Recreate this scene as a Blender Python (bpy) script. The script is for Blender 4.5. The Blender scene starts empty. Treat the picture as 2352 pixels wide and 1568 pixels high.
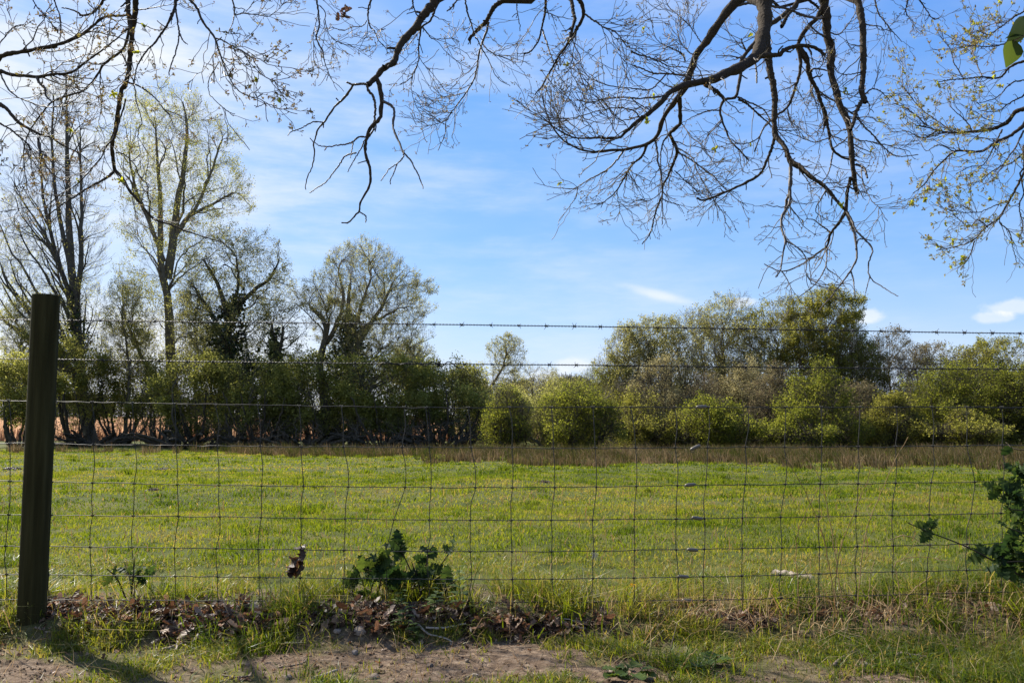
import bpy, math
import numpy as np
from mathutils import Vector, Matrix

scene = bpy.context.scene
COL = scene.collection

# ------------------------------------------------------------------ camera
EYE = np.array([0.0, 0.0, 0.75])
PITCH = math.radians(5.15)
FPX = 1898.0                      # focal length in units of a 2352-wide frame
cam_d = bpy.data.cameras.new("camera")
cam = bpy.data.objects.new("camera", cam_d)
COL.objects.link(cam)
cam.location = EYE
cam.rotation_euler = (math.pi / 2 + PITCH, 0, 0)
cam_d.sensor_width = 36.0
cam_d.lens = FPX / 2352.0 * 36.0
cam_d.clip_start = 0.05
cam_d.clip_end = 6000
scene.camera = cam

# ------------------------------------------------------------------ light
SUN_EL = math.radians(41)
SUN_AZ = math.radians(-50)        # measured from the view axis (+Y) towards +X
SUN = np.array([math.sin(SUN_AZ) * math.cos(SUN_EL), math.cos(SUN_AZ) * math.cos(SUN_EL), math.sin(SUN_EL)])
sun_d = bpy.data.lights.new("sun", "SUN")
sun_d.energy = 5.0
sun_d.angle = math.radians(0.5)
sun_d.color = (1.0, 0.95, 0.86)
sun = bpy.data.objects.new("sun", sun_d)
COL.objects.link(sun)
sun.rotation_euler = Vector(SUN).to_track_quat("Z", "Y").to_euler()

scene.view_settings.view_transform = "Standard"
scene.view_settings.look = "None"
scene.view_settings.exposure = 1.15
scene.view_settings.gamma = 1.0
scene.view_settings.use_curve_mapping = False

world = bpy.data.worlds.new("World")
scene.world = world
world.use_nodes = True
wn = world.node_tree
wn.nodes.clear()


def N(tree, typ, **kw):
    n = tree.nodes.new(typ)
    for k, v in kw.items():
        setattr(n, k, v)
    return n


def math_node(tree, op, a, b=None, clamp=False):
    n = tree.nodes.new("ShaderNodeMath")
    n.operation = op
    n.use_clamp = clamp
    for i, v in enumerate((a, b)):
        if v is None:
            continue
        if isinstance(v, (int, float)):
            n.inputs[i].default_value = v
        else:
            tree.links.new(v, n.inputs[i])
    return n.outputs[0]


sky = N(wn, "ShaderNodeTexSky", sky_type="NISHITA", sun_disc=False)
sky.sun_elevation = SUN_EL
sky.sun_rotation = SUN_AZ
sky.altitude = 0
sky.air_density = 1.0
sky.dust_density = 0.35
sky.ozone_density = 3.0
bg = N(wn, "ShaderNodeBackground")
SKY_STRENGTH = 0.108
bg.inputs[1].default_value = SKY_STRENGTH
wout = N(wn, "ShaderNodeOutputWorld")
hsv = N(wn, "ShaderNodeHueSaturation")
hsv.inputs["Hue"].default_value = 0.508
hsv.inputs["Saturation"].default_value = 1.10
hsv.inputs["Value"].default_value = 1.0
wn.links.new(sky.outputs[0], hsv.inputs["Color"])
tint = N(wn, "ShaderNodeMix", data_type="RGBA", blend_type="MULTIPLY")
tint.inputs[0].default_value = 1.0
wn.links.new(hsv.outputs[0], tint.inputs[6])
tint.inputs[7].default_value = (0.83, 0.885, 0.90, 1)
tc = N(wn, "ShaderNodeTexCoord")
sep = N(wn, "ShaderNodeSeparateXYZ")
wn.links.new(tc.outputs["Generated"], sep.inputs[0])
# azimuth (from +Y towards +X) and elevation in radians
az = math_node(wn, "ARCTAN2", sep.outputs[0], sep.outputs[1])
el = math_node(wn, "ARCSINE", sep.outputs[2])


def gauss(a0, e0, sa, se, rot=0.0):
    da = math_node(wn, "SUBTRACT", az, a0)
    de = math_node(wn, "SUBTRACT", el, e0)
    c, s = math.cos(rot), math.sin(rot)
    u = math_node(wn, "ADD", math_node(wn, "MULTIPLY", da, c / sa), math_node(wn, "MULTIPLY", de, s / sa))
    v = math_node(wn, "ADD", math_node(wn, "MULTIPLY", da, -s / se), math_node(wn, "MULTIPLY", de, c / se))
    r2 = math_node(wn, "ADD", math_node(wn, "MULTIPLY", u, u), math_node(wn, "MULTIPLY", v, v))
    return math_node(wn, "POWER", math.e, math_node(wn, "MULTIPLY", r2, -1.0))


def px_dir(px, py):
    x, z = (px - 1176) / FPX, (784 - py) / FPX
    c, s = math.cos(PITCH), math.sin(PITCH)
    d = np.array([x, c - s * z, s + c * z])
    return d / np.linalg.norm(d)


def azel(px, py):
    d = px_dir(px, py)
    return math.atan2(d[0], d[1]), math.asin(d[2])


def noise(scale, detail, rough, sx, sy, sz, rot=0.0):
    mp = N(wn, "ShaderNodeMapping")
    mp.inputs["Rotation"].default_value = (0, 0, rot)
    mp.inputs["Scale"].default_value = (sx, sy, sz)
    cmb = N(wn, "ShaderNodeCombineXYZ")
    wn.links.new(az, cmb.inputs[0])
    wn.links.new(el, cmb.inputs[1])
    wn.links.new(cmb.outputs[0], mp.inputs[0])
    nz = N(wn, "ShaderNodeTexNoise")
    nz.inputs["Scale"].default_value = scale
    nz.inputs["Detail"].default_value = detail
    nz.inputs["Roughness"].default_value = rough
    wn.links.new(mp.outputs[0], nz.inputs["Vector"])
    return nz.outputs[0]


def ramp(v, a, b):
    n = N(wn, "ShaderNodeMapRange")
    n.interpolation_type = "SMOOTHSTEP"
    n.inputs["From Min"].default_value = a
    n.inputs["From Max"].default_value = b
    wn.links.new(v, n.inputs["Value"])
    return n.outputs[0]


# thin high cirrus streaks, denser towards the left, and a few low cumulus puffs
cir = ramp(noise(2.2, 7, 0.62, 1.0, 4.5, 1, 0.16), 0.40, 0.78)
left_w = ramp(az, 0.34, -0.62)
cir = math_node(wn, "MULTIPLY", cir, math_node(wn, "ADD", math_node(wn, "MULTIPLY", left_w, 0.72), 0.34))
veil = math_node(wn, "MULTIPLY", ramp(noise(1.3, 5, 0.6, 1.0, 2.2, 1, 0.2), 0.36, 0.8), math_node(wn, "ADD", math_node(wn, "MULTIPLY", left_w, 0.52), 0.2))
low = math_node(wn, "MULTIPLY", ramp(el, 0.24, 0.0), 0.26)
mask = math_node(wn, "ADD", cir, math_node(wn, "ADD", veil, low))


def puff(px, py, wpx, hpx, amt, rot=0.0, thr=(0.22, 0.72), nscale=55.0):
    a0, e0 = azel(px, py)
    g = gauss(a0, e0, wpx / FPX, hpx / FPX, rot)
    nz = noise(nscale, 6, 0.6, 1.0, 1.3, 1, 0.0)
    v = math_node(wn, "ADD", g, math_node(wn, "MULTIPLY", math_node(wn, "SUBTRACT", nz, 0.5), 0.9))
    m = math_node(wn, "MULTIPLY", ramp(v, *thr), ramp(g, 0.02, 0.2))
    return math_node(wn, "MULTIPLY", m, amt)


for args in ((1505, 675, 90, 13, 0.42, -0.28, (0.1, 1.0), 16), (2325, 706, 48, 16, 0.5), (2285, 728, 42, 13, 0.45), (1992, 727, 34, 17, 0.5),
             (1320, 838, 45, 18, 0.45), (1265, 866, 60, 20, 0.4), (30, 800, 70, 28, 0.6), (1700, 695, 40, 12, 0.5)):
    mask = math_node(wn, "ADD", mask, puff(*args))
mask = math_node(wn, "MINIMUM", mask, 1.0)
mix = N(wn, "ShaderNodeMix", data_type="RGBA")
wn.links.new(mask, mix.inputs[0])
# softer gradient towards the horizon: a power curve per channel
S_ = SKY_STRENGTH * 2 ** scene.view_settings.exposure
sepc = N(wn, "ShaderNodeSeparateColor")
wn.links.new(tint.outputs[2], sepc.inputs[0])
cmbc = N(wn, "ShaderNodeCombineColor")
for i_, (a_, g_) in enumerate(((0.55, 0.90), (0.64, 0.60), (0.97, 0.30))):
    v_ = math_node(wn, "POWER", math_node(wn, "MULTIPLY", sepc.outputs[i_], S_), g_)
    wn.links.new(math_node(wn, "MULTIPLY", v_, a_ / S_), cmbc.inputs[i_])
wn.links.new(cmbc.outputs[0], mix.inputs[6])
mix.inputs[7].default_value = (3.95, 4.15, 4.4, 1)
wn.links.new(mix.outputs[2], bg.inputs[0])
wn.links.new(bg.outputs[0], wout.inputs[0])

scene.cycles.max_bounces = 6
scene.cycles.diffuse_bounces = 5
scene.cycles.glossy_bounces = 2
scene.cycles.transmission_bounces = 4
scene.cycles.transparent_max_bounces = 4

# ------------------------------------------------------------------ helpers
rng = np.random.default_rng(7)


def P(px, py, Y):
    """World point seen at pixel (px, py) of a 2352x1568 frame, at world depth Y."""
    px, py, Y = np.asarray(px, float), np.asarray(py, float), np.asarray(Y, float)
    x, z = (px - 1176) / FPX, (784 - py) / FPX
    c, s = math.cos(PITCH), math.sin(PITCH)
    d1 = c - s * z
    k = Y / d1
    return np.stack([x * k, Y + 0 * k, EYE[2] + (s + c * z) * k], -1)


def smooth(a, b, x):
    t = np.clip((x - a) / (b - a), 0, 1)
    return t * t * (3 - 2 * t)


_lat = np.random.default_rng(99).random((256, 256))


def vnoise(x, y, scale, off=0):
    x = np.asarray(x, float) / scale + 37.3 + off * 13.7
    y = np.asarray(y, float) / scale + 91.1 + off * 7.9
    xi, yi = np.floor(x).astype(int), np.floor(y).astype(int)
    fx, fy = x - xi, y - yi
    fx, fy = fx * fx * (3 - 2 * fx), fy * fy * (3 - 2 * fy)
    g = lambda a, b: _lat[a % 256, b % 256]
    return (g(xi, yi) * (1 - fx) + g(xi + 1, yi) * fx) * (1 - fy) + (g(xi, yi + 1) * (1 - fx) + g(xi + 1, yi + 1) * fx) * fy


def fnoise(x, y, scale, off=0, oct=3):
    v, a, t = 0, 1.0, 0
    for i in range(oct):
        v = v + a * vnoise(x, y, scale / 2 ** i, off + i)
        t += a
        a *= 0.5
    return v / t


def gz(x, y):
    """Ground height."""
    x, y = np.asarray(x, float), np.asarray(y, float)
    z = (0.045 + .03 * smooth(.6, .1, x)) * smooth(2.78, 2.96, y + .12 * (fnoise(x, x * 0, .5, 9) - .5)) * 1.0 + np.where(y > 3.2, -0.025 * (np.minimum(y, 36) - 3.2), 0)
    z = z + 0.012 * np.clip(x, -4, 4) * smooth(2.2, 3, y) * (1 - smooth(5, 12, y))
    z = z + (fnoise(x, y, 0.5, 3) - 0.5) * 0.05 * smooth(2.4, 2.9, y) * (1 - 0.4 * smooth(4, 8, y))
    z = z + ((fnoise(x, y, 3.0, 5) - 0.5) * 0.16 + (fnoise(x, y, .9, 6, 2) - .5) * .07) * smooth(4.5, 9, y) * (1 - smooth(36, 44, y))
    z = z + ((fnoise(x, y, 0.09, 8, 2) - 0.5) * 0.016 + (vnoise(x, y, .035, 14) - .5) * .006) * (1 - smooth(6, 9, y))
    return z


def ground_at(px, py):
    """Ground point under a pixel (march along the ray)."""
    d = px_dir(px, py)
    t = np.linspace(1.5, 60, 40000)
    q = EYE[None] + d[None] * t[:, None]
    i = np.argmax(q[:, 2] < gz(q[:, 0], q[:, 1]))
    return q[i]


def norm(v):
    return v / np.maximum(np.linalg.norm(v, axis=-1, keepdims=True), 1e-9)


def mk(name, V, faces, mat, parent=None, var=None, smooth_shade=True, base=None):
    """One mesh object from vertex and face arrays (faces: list of (n,k) int arrays)."""
    V = np.asarray(V, np.float32).reshape(-1, 3)
    if isinstance(faces, np.ndarray):
        faces = [faces]
    faces = [np.asarray(f, np.int32) for f in faces if len(f)]
    off = np.zeros(3)
    if parent is not None:
        off = np.array(parent.get("_world", (0, 0, 0)), float)
    elif base is not None:
        off = np.asarray(base, float)
    me = bpy.data.meshes.new(name)
    me.vertices.add(len(V))
    me.vertices.foreach_set("co", (V - off.astype(np.float32)).ravel())
    nl = sum(f.size for f in faces)
    npoly = sum(len(f) for f in faces)
    me.loops.add(nl)
    me.loops.foreach_set("vertex_index", np.concatenate([f.ravel() for f in faces]))
    me.polygons.add(npoly)
    tot = np.concatenate([np.full(len(f), f.shape[1], np.int32) for f in faces])
    st = np.concatenate([[0], np.cumsum(tot)[:-1]]).astype(np.int32)
    me.polygons.foreach_set("loop_start", st)
    me.polygons.foreach_set("loop_total", tot)
    me.polygons.foreach_set("use_smooth", np.full(npoly, smooth_shade, bool))
    if var is not None:
        a = me.attributes.new("var", "FLOAT", "POINT")
        a.data.foreach_set("value", np.asarray(var, np.float32).ravel())
    me.update(calc_edges=True)
    if mat is not None:
        me.materials.append(mat)
    o = bpy.data.objects.new(name, me)
    COL.objects.link(o)
    if parent is not None:
        o.parent = parent
        o["_world"] = list(off)
    else:
        o.location = off
        o["_world"] = list(off)
    return o


def tag(o, label=None, cat=None, group=None, kind=None):
    if label: o["label"] = label
    if cat: o["category"] = cat
    if group: o["group"] = group
    if kind: o["kind"] = kind
    return o


def thing(name, label, cat, loc, group=None):
    o = bpy.data.objects.new(name, None)
    o.empty_display_size = 0.1
    COL.objects.link(o)
    o.location = [float(v) for v in loc]
    o["_world"] = [float(v) for v in loc]
    return tag(o, label, cat, group)


class MB:
    """Collects geometry for one mesh."""
    def __init__(self):
        self.V, self.F, self.A, self.n = [], {}, [], 0

    def add(self, V, faces, var=None):
        V = np.asarray(V, float).reshape(-1, 3)
        if isinstance(faces, np.ndarray):
            faces = [faces]
        for f in faces:
            f = np.asarray(f, int)
            if len(f):
                self.F.setdefault(f.shape[1], []).append(f + self.n)
        self.V.append(V)
        self.A.append(np.full(len(V), 0.5) if var is None else np.broadcast_to(np.asarray(var, float), (len(V),)))
        self.n += len(V)

    def build(self, name, mat, parent=None, smooth_shade=True, base=None):
        return mk(name, np.concatenate(self.V), [np.concatenate(f) for f in self.F.values()], mat, parent, np.concatenate(self.A), smooth_shade, base)


def tubes(Pn, Rn, sides=4, cap=False):
    """Pn (n,K,3), Rn (n,K) -> verts, quads."""
    n, K, _ = Pn.shape
    T = np.empty_like(Pn)
    T[:, 1:-1] = Pn[:, 2:] - Pn[:, :-2]
    T[:, 0] = Pn[:, 1] - Pn[:, 0]
    T[:, -1] = Pn[:, -1] - Pn[:, -2]
    T = norm(T)
    mean = norm(Pn[:, -1] - Pn[:, 0] + 1e-6)
    ref = np.where(np.abs(mean[:, 2:3]) > 0.8, np.array([[0.1, 1.0, 0.05]]), np.array([[0.05, 0.1, 1.0]]))
    n1 = norm(np.cross(T, ref[:, None]))
    n2 = np.cross(T, n1)
    a = np.arange(sides) * 2 * math.pi / sides
    V = Pn[:, :, None] + Rn[:, :, None, None] * (n1[:, :, None] * np.cos(a)[None, None, :, None] + n2[:, :, None] * np.sin(a)[None, None, :, None])
    idx = np.arange(n * K * sides).reshape(n, K, sides)
    q = np.stack([idx[:, :-1], np.roll(idx, -1, 2)[:, :-1], np.roll(idx, -1, 2)[:, 1:], idx[:, 1:]], -1).reshape(-1, 4)
    fs = [q]
    if cap:
        fs.append(idx[:, 0, ::-1].reshape(-1, sides))
        fs.append(idx[:, -1].reshape(-1, sides))
    return V.reshape(-1, 3), fs


def resample(pts, K, jit=0.0, r=None):
    """Catmull-Rom through pts (n,d) -> (K,d), evenly along its length."""
    p = np.asarray(pts, float)
    if len(p) == 2:
        q = p[0] + (p[1] - p[0]) * np.linspace(0, 1, K * 3)[:, None]
    else:
        e = np.vstack([2 * p[0] - p[1], p, 2 * p[-1] - p[-2]])
        t = np.linspace(0, 1, 12, endpoint=False)[:, None]
        out = []
        for i in range(1, len(e) - 2):
            a, b, c, d = e[i - 1], e[i], e[i + 1], e[i + 2]
            out.append(0.5 * (2 * b + (c - a) * t + (2 * a - 5 * b + 4 * c - d) * t ** 2 + (3 * b - a - 3 * c + d) * t ** 3))
        q = np.vstack(out + [p[-1:]])
    s = np.concatenate([[0], np.cumsum(np.linalg.norm(np.diff(q[:, :3], axis=0), axis=1))])
    u = np.linspace(0, s[-1], K)
    return np.stack([np.interp(u, s, q[:, k]) for k in range(q.shape[1])], -1)


def grow(Pn, Rn, n, L, ang, up, curl, K, jit, g, tmin=0.15, tmax=1.0, env=None, rr=0.6, rmax=1.0, rmin=0.004, tip=0.3, tl=0.4, pw=1.0):
    """n child polylines growing from the parents."""
    N_, Kp, _ = Pn.shape
    sl = np.linalg.norm(np.diff(Pn, axis=1), axis=2).sum(1) ** pw
    idx = g.choice(N_, n, p=sl / sl.sum())
    t = tmin + (tmax - tmin) * g.random(n)
    grow.idx = idx
    f = t * (Kp - 1)
    i = np.minimum(f.astype(int), Kp - 2)
    w = (f - i)[:, None]
    S = Pn[idx, i] * (1 - w) + Pn[idx, i + 1] * w
    T = norm(Pn[idx, i + 1] - Pn[idx, i])
    r0 = np.minimum((Rn[idx, i] * (1 - w[:, 0]) + Rn[idx, i + 1] * w[:, 0]) * rr, rmax)
    a = ang[0] + (ang[1] - ang[0]) * g.random(n)
    v = g.normal(size=(n, 3))
    v = norm(v - T * (v * T).sum(1, keepdims=True))
    d = norm(T * np.cos(a)[:, None] + v * np.sin(a)[:, None] + np.array([0, 0, up]))
    Ls = (L[0] + (L[1] - L[0]) * g.random(n)) * (1 - tl * t)
    if env is not None:
        for _ in range(8):
            out = ~env(S + d * Ls[:, None] + np.array([0, 0, 1.0]) * (curl * Ls)[:, None])
            Ls = np.where(out, Ls * 0.78, Ls)
    s = np.linspace(0, 1, K)
    Q = S[:, None] + d[:, None] * (s[None, :, None] * Ls[:, None, None])
    Q[:, :, 2] += curl * Ls[:, None] * s[None] ** 2
    J = np.cumsum(g.normal(size=(n, K, 3)) * jit, axis=1) * (Ls[:, None, None] / K ** 0.5)
    J -= J[:, :1]
    Q = Q + J
    R = np.maximum(r0[:, None] * (1 - (1 - tip) * s[None]), rmin)
    return Q, R


def leaf_quads(Pn, n, size, g, spread=0.05, tmin=0.2, aspect=0.5):
    N_, K, _ = Pn.shape
    idx = g.integers(0, N_, n)
    t = (tmin + (1 - tmin) * g.random(n)) * (K - 1)
    i = np.minimum(t.astype(int), K - 2)
    w = (t - i)[:, None]
    c = Pn[idx, i] * (1 - w) + Pn[idx, i + 1] * w + g.normal(size=(n, 3)) * spread
    d = norm(norm(Pn[idx, i + 1] - Pn[idx, i]) * 0.6 + g.normal(size=(n, 3)) * 0.7)
    m = norm(np.cross(d, g.normal(size=(n, 3))))
    s = size * (0.55 + 0.9 * g.random(n))[:, None]
    V = np.stack([c, c + d * s * .5 + m * s * aspect * .5, c + d * s, c + d * s * .5 - m * s * aspect * .5], 1).reshape(-1, 3)
    F = np.arange(n * 4).reshape(n, 4)
    return V, F, np.repeat(g.random(n), 4)


def scatter(tv, tf, pos, M, sc):
    """Copies of template (verts tv, face arrays tf) at pos with 3x3 matrices M (columns = axes) and scales."""
    n, k = len(pos), len(tv)
    V = np.einsum("nij,kj->nki", M, tv) * np.asarray(sc)[:, None, None] + pos[:, None]
    fs = [(f[None] + (np.arange(n) * k)[:, None, None]).reshape(-1, f.shape[1]) for f in tf]
    return V.reshape(-1, 3), fs


def frames(d, up):
    """3x3 with columns (side, along, normal): along = d, normal close to up."""
    d = norm(d)
    side = norm(np.cross(d, up))
    nrm = np.cross(side, d)
    return np.stack([side, d, nrm], -1)


def leaf_template(widths, length=1.0, fold=0.2, curl=0.0, wave=None):
    """Flat leaf along +Y from 0 to length; widths = half widths at even stations; fold lifts the edges, curl bends the tip down."""
    K = len(widths)
    y = np.linspace(0, length, K)
    V, F = [], []
    for i in range(K):
        w = widths[i]
        zc = -curl * (y[i] / length) ** 2 * length
        wz = (wave[i] if wave is not None else 0)
        V += [(-w, y[i], zc + fold * w + wz), (0, y[i], zc), (w, y[i], zc + fold * w + wz)]
    for i in range(K - 1):
        a = 3 * i
        F += [(a, a + 1, a + 4, a + 3), (a + 1, a + 2, a + 5, a + 4)]
    return np.array(V, float), [np.array(F)]


# ------------------------------------------------------------------ materials
def var_mat(name, colors, rough=0.75, trans=0.0, noise_scale=None, spec=0.2, bump=0.0, tcol=None, noise_amt=0.35, coord="Object", tval=1.9, stretch=None):
    """Material whose base colour runs over `colors` by the per-piece attribute 'var', broken by noise; trans = translucent share."""
    m = bpy.data.materials.new(name)
    m.use_nodes = True
    t = m.node_tree
    t.nodes.clear()
    out = N(t, "ShaderNodeOutputMaterial")
    at = N(t, "ShaderNodeAttribute", attribute_name="var")
    fac = at.outputs["Fac"]
    if noise_scale:
        co = N(t, "ShaderNodeTexCoord")
        nz = N(t, "ShaderNodeTexNoise")
        nz.inputs["Scale"].default_value = noise_scale
        nz.inputs["Detail"].default_value = 5
        if stretch:
            mp = N(t, "ShaderNodeMapping")
            mp.inputs["Scale"].default_value = stretch
            t.links.new(co.outputs[coord], mp.inputs[0])
            t.links.new(mp.outputs[0], nz.inputs["Vector"])
        else:
            t.links.new(co.outputs[coord], nz.inputs["Vector"])
        d = math_node(t, "MULTIPLY", math_node(t, "SUBTRACT", nz.outputs[0], 0.5), noise_amt * 2)
        fac = math_node(t, "ADD", fac, d, True)
    cr = N(t, "ShaderNodeValToRGB")
    e = cr.color_ramp.elements
    while len(e) < len(colors):
        e.new(0.5)
    for i, c in enumerate(colors):
        e[i].position = i / max(1, len(colors) - 1)
        e[i].color = (*c, 1)
    t.links.new(fac, cr.inputs[0])
    b = N(t, "ShaderNodeBsdfPrincipled")
    b.inputs["Roughness"].default_value = rough
    b.inputs["Specular IOR Level"].default_value = spec
    t.links.new(cr.outputs[0], b.inputs["Base Color"])
    if bump and noise_scale:
        bp = N(t, "ShaderNodeBump")
        bp.inputs["Strength"].default_value = bump
        bp.inputs["Distance"].default_value = 0.02
        t.links.new(nz.outputs[0], bp.inputs["Height"])
        t.links.new(bp.outputs[0], b.inputs["Normal"])
    if trans > 0:
        tr = N(t, "ShaderNodeBsdfTranslucent")
        hs = N(t, "ShaderNodeHueSaturation")
        hs.inputs["Saturation"].default_value = 1.12
        hs.inputs["Value"].default_value = tval
        hs.inputs["Hue"].default_value = 0.485
        t.links.new(cr.outputs[0], hs.inputs["Color"])
        t.links.new(hs.outputs[0], tr.inputs[0])
        mx = N(t, "ShaderNodeMixShader")
        mx.inputs[0].default_value = trans
        t.links.new(b.outputs[0], mx.inputs[1])
        t.links.new(tr.outputs[0], mx.inputs[2])
        t.links.new(mx.outputs[0], out.inputs[0])
    else:
        t.links.new(b.outputs[0], out.inputs[0])
    return m


M = {}
M["bark_dark"] = var_mat("dark_bark", [(.03, .024, .016), (.065, .053, .036), (.12, .10, .072)], .9, 0, 14, .1)
M["bark_far"] = var_mat("grey_bark", [(.07, .058, .038), (.145, .12, .08), (.25, .215, .15)], .9, 0, 3, .1)
M["bark_poplar"] = var_mat("poplar_bark", [(.04, .035, .028), (.085, .074, .058), (.16, .145, .115)], .9, 0, 3, .1)
M["oak_limb"] = var_mat("oak_bark", [(.02, .015, .01), (.05, .037, .024), (.09, .07, .045)], .9, 0, 60, .15, .6)
M["oak_twig"] = var_mat("oak_twig", [(.05, .037, .026), (.085, .065, .048), (.15, .125, .1)], .6, 0, 40, .35)
M["bud"] = var_mat("leaf_bud", [(.10, .06, .03), (.16, .12, .05), (.22, .2, .06)], .6, .3)
M["young_leaf"] = var_mat("young_oak_leaf", [(.16, .11, .05), (.2, .18, .05), (.24, .25, .06)], .6, .45, spec=.1)
M["bright_leaf"] = var_mat("bright_young_leaf", [(.2, .22, .03), (.3, .32, .05)], .6, .5, spec=.1)
M["olive_leaf"] = var_mat("olive_leaf", [(.085, .09, .018), (.14, .142, .03), (.21, .205, .06)], .65, .62, spec=.12, tval=2.1)
M["yellow_leaf"] = var_mat("yellow_green_leaf", [(.12, .13, .03), (.18, .188, .055), (.26, .252, .10)], .65, .62, spec=.1, tval=2.0)
M["willow_leaf"] = var_mat("willow_leaf", [(.11, .115, .035), (.17, .17, .055), (.25, .24, .10)], .65, .62, spec=.12, tval=2.0)
M["green_leaf"] = var_mat("green_leaf", [(.06, .075, .013), (.105, .12, .022), (.165, .168, .04)], .65, .62, spec=.12, tval=2.1)
M["sallow_leaf"] = var_mat("sallow_leaf", [(.095, .105, .024), (.16, .168, .042), (.25, .25, .09)], .65, .64, spec=.12, tval=2.1)
M["tan_leaf"] = var_mat("tan_catkin", [(.19, .17, .07), (.29, .26, .12), (.40, .36, .19)], .8, .35, spec=.05)
M["brown_leaf"] = var_mat("brown_bud", [(.13, .105, .06), (.18, .15, .085), (.2, .19, .08)], .8, .35, spec=.05)
M["ivy"] = var_mat("ivy_leaf", [(.014, .026, .007), (.03, .046, .011), (.06, .08, .02)], .4, .2, spec=.35)
GR = [(.046, .074, .010), (.098, .13, .017), (.16, .172, .026), (.24, .19, .06)]
M["grass"] = var_mat("grass_blade", GR, .42, .45, spec=.25, tval=1.9)
M["far_grass"] = var_mat("meadow_grass", GR, .8, .45, spec=.03, tval=2.0)
M["straw"] = var_mat("dry_straw", [(.18, .115, .05), (.29, .2, .10), (.42, .33, .19)], .8, .25, spec=.08)
M["rush"] = var_mat("rush_blade", [(.036, .05, .010), (.062, .062, .018), (.085, .062, .03), (.19, .145, .08)], .75, .35, spec=.05, tval=1.5)
M["reed"] = var_mat("dry_reed", [(.28, .19, .115), (.38, .265, .165), (.47, .345, .225)], .8, .45, spec=.05)
M["litter"] = var_mat("dead_oak_leaf", [(.028, .016, .009), (.068, .038, .02), (.17, .10, .055), (.46, .34, .24)], .55, .22, spec=.3)
M["holly"] = var_mat("holly_leaf", [(.014, .03, .009), (.028, .05, .013), (.06, .085, .018)], .6, .38, spec=.12)
M["nettle"] = var_mat("nettle_leaf", [(.05, .08, .016), (.085, .12, .025), (.13, .16, .045)], .5, .4)
M["stick"] = var_mat("dead_stick", [(.10, .07, .05), (.2, .155, .115), (.36, .3, .24)], .8, 0, 30)
M["stone"] = var_mat("pale_stone", [(.13, .10, .072), (.2, .155, .115), (.28, .225, .175)], .8, 0, 20, .2, .3)
M["crumb"] = var_mat("soil_crumb", [(.06, .036, .02), (.15, .095, .055), (.27, .195, .125)], .9, 0, 30, .05)
M["post"] = var_mat("post_wood", [(.016, .013, .004), (.04, .034, .012), (.085, .072, .03)], .9, 0, 16, .1, .6, noise_amt=.7, stretch=(3, 3, .18))
M["wire"] = var_mat("weathered_wire", [(.022, .02, .017), (.045, .041, .036), (.09, .083, .075)], .5, 0, 60, .4)
M["alloy"] = var_mat("joiner_alloy", [(.10, .085, .065), (.19, .165, .13)], .45, 0, 80, .5)
for k in ("wire", "alloy"):
    for n in M[k].node_tree.nodes:
        if n.type == "BSDF_PRINCIPLED":
            n.inputs["Metallic"].default_value = 0.45
M["yellow"] = var_mat("dandelion_petal", [(.75, .45, .01), (.85, .6, .03)], .6, .3)
M["wool"] = var_mat("grey_wool", [(.3, .28, .28), (.45, .43, .43)], .9, .3)
M["wood_far"] = var_mat("distant_wood", [(.055, .045, .035), (.09, .075, .055), (.10, .11, .04)], .9, .1)


def ground_mat():
    m = bpy.data.materials.new("ground_soil_and_turf")
    m.use_nodes = True
    t = m.node_tree
    b = t.nodes["Principled BSDF"]
    b.inputs["Roughness"].default_value = .95
    b.inputs["Specular IOR Level"].default_value = .1
    co = N(t, "ShaderNodeTexCoord")
    def nz(scale, detail=6, rough=.6):
        n = N(t, "ShaderNodeTexNoise")
        n.inputs["Scale"].default_value = scale
        n.inputs["Detail"].default_value = detail
        n.inputs["Roughness"].default_value = rough
        t.links.new(co.outputs["Object"], n.inputs["Vector"])
        return n.outputs[0]
    def rmp(f, cs):
        r = N(t, "ShaderNodeValToRGB")
        e = r.color_ramp.elements
        while len(e) < len(cs):
            e.new(.5)
        for i, (p, c) in enumerate(cs):
            e[i].position = p
            e[i].color = (*c, 1)
        t.links.new(f, r.inputs[0])
        return r.outputs[0]
    fine = nz(30, 8, .7)
    soil = rmp(fine, [(.32, (.058, .038, .023)), (.5, (.135, .092, .06)), (.68, (.24, .18, .125))])
    turf = rmp(nz(1.1, 9, .7), [(.3, (.032, .042, .009)), (.5, (.065, .075, .015)), (.7, (.12, .10, .03))])
    dark = rmp(fine, [(.3, (.015, .009, .006)), (.7, (.06, .036, .022))])
    at = N(t, "ShaderNodeAttribute", attribute_name="turf")
    al = N(t, "ShaderNodeAttribute", attribute_name="litter")
    def mixc(f, a, c):
        x = N(t, "ShaderNodeMix", data_type="RGBA")
        t.links.new(f, x.inputs[0])
        t.links.new(a, x.inputs[6])
        t.links.new(c, x.inputs[7])
        return x.outputs[2]
    c = mixc(at.outputs["Fac"], soil, turf)
    c = mixc(al.outputs["Fac"], c, dark)
    t.links.new(c, b.inputs["Base Color"])
    bp = N(t, "ShaderNodeBump")
    bp.inputs["Strength"].default_value = .7
    bp.inputs["Distance"].default_value = .02
    t.links.new(nz(45, 8, .7), bp.inputs["Height"])
    t.links.new(bp.outputs[0], b.inputs["Normal"])
    return m


M["ground"] = ground_mat()

# ------------------------------------------------------------------ ground
def patch(px, py, rx, ry):
    c = ground_at(px, py)
    x1 = ground_at(px + rx, py)[0]
    ya, yb = ground_at(px, max(py - ry, 1000))[1], ground_at(px, py + ry)[1]
    return c[0], (ya + yb) / 2, x1 - c[0], (ya - yb) / 2


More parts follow.
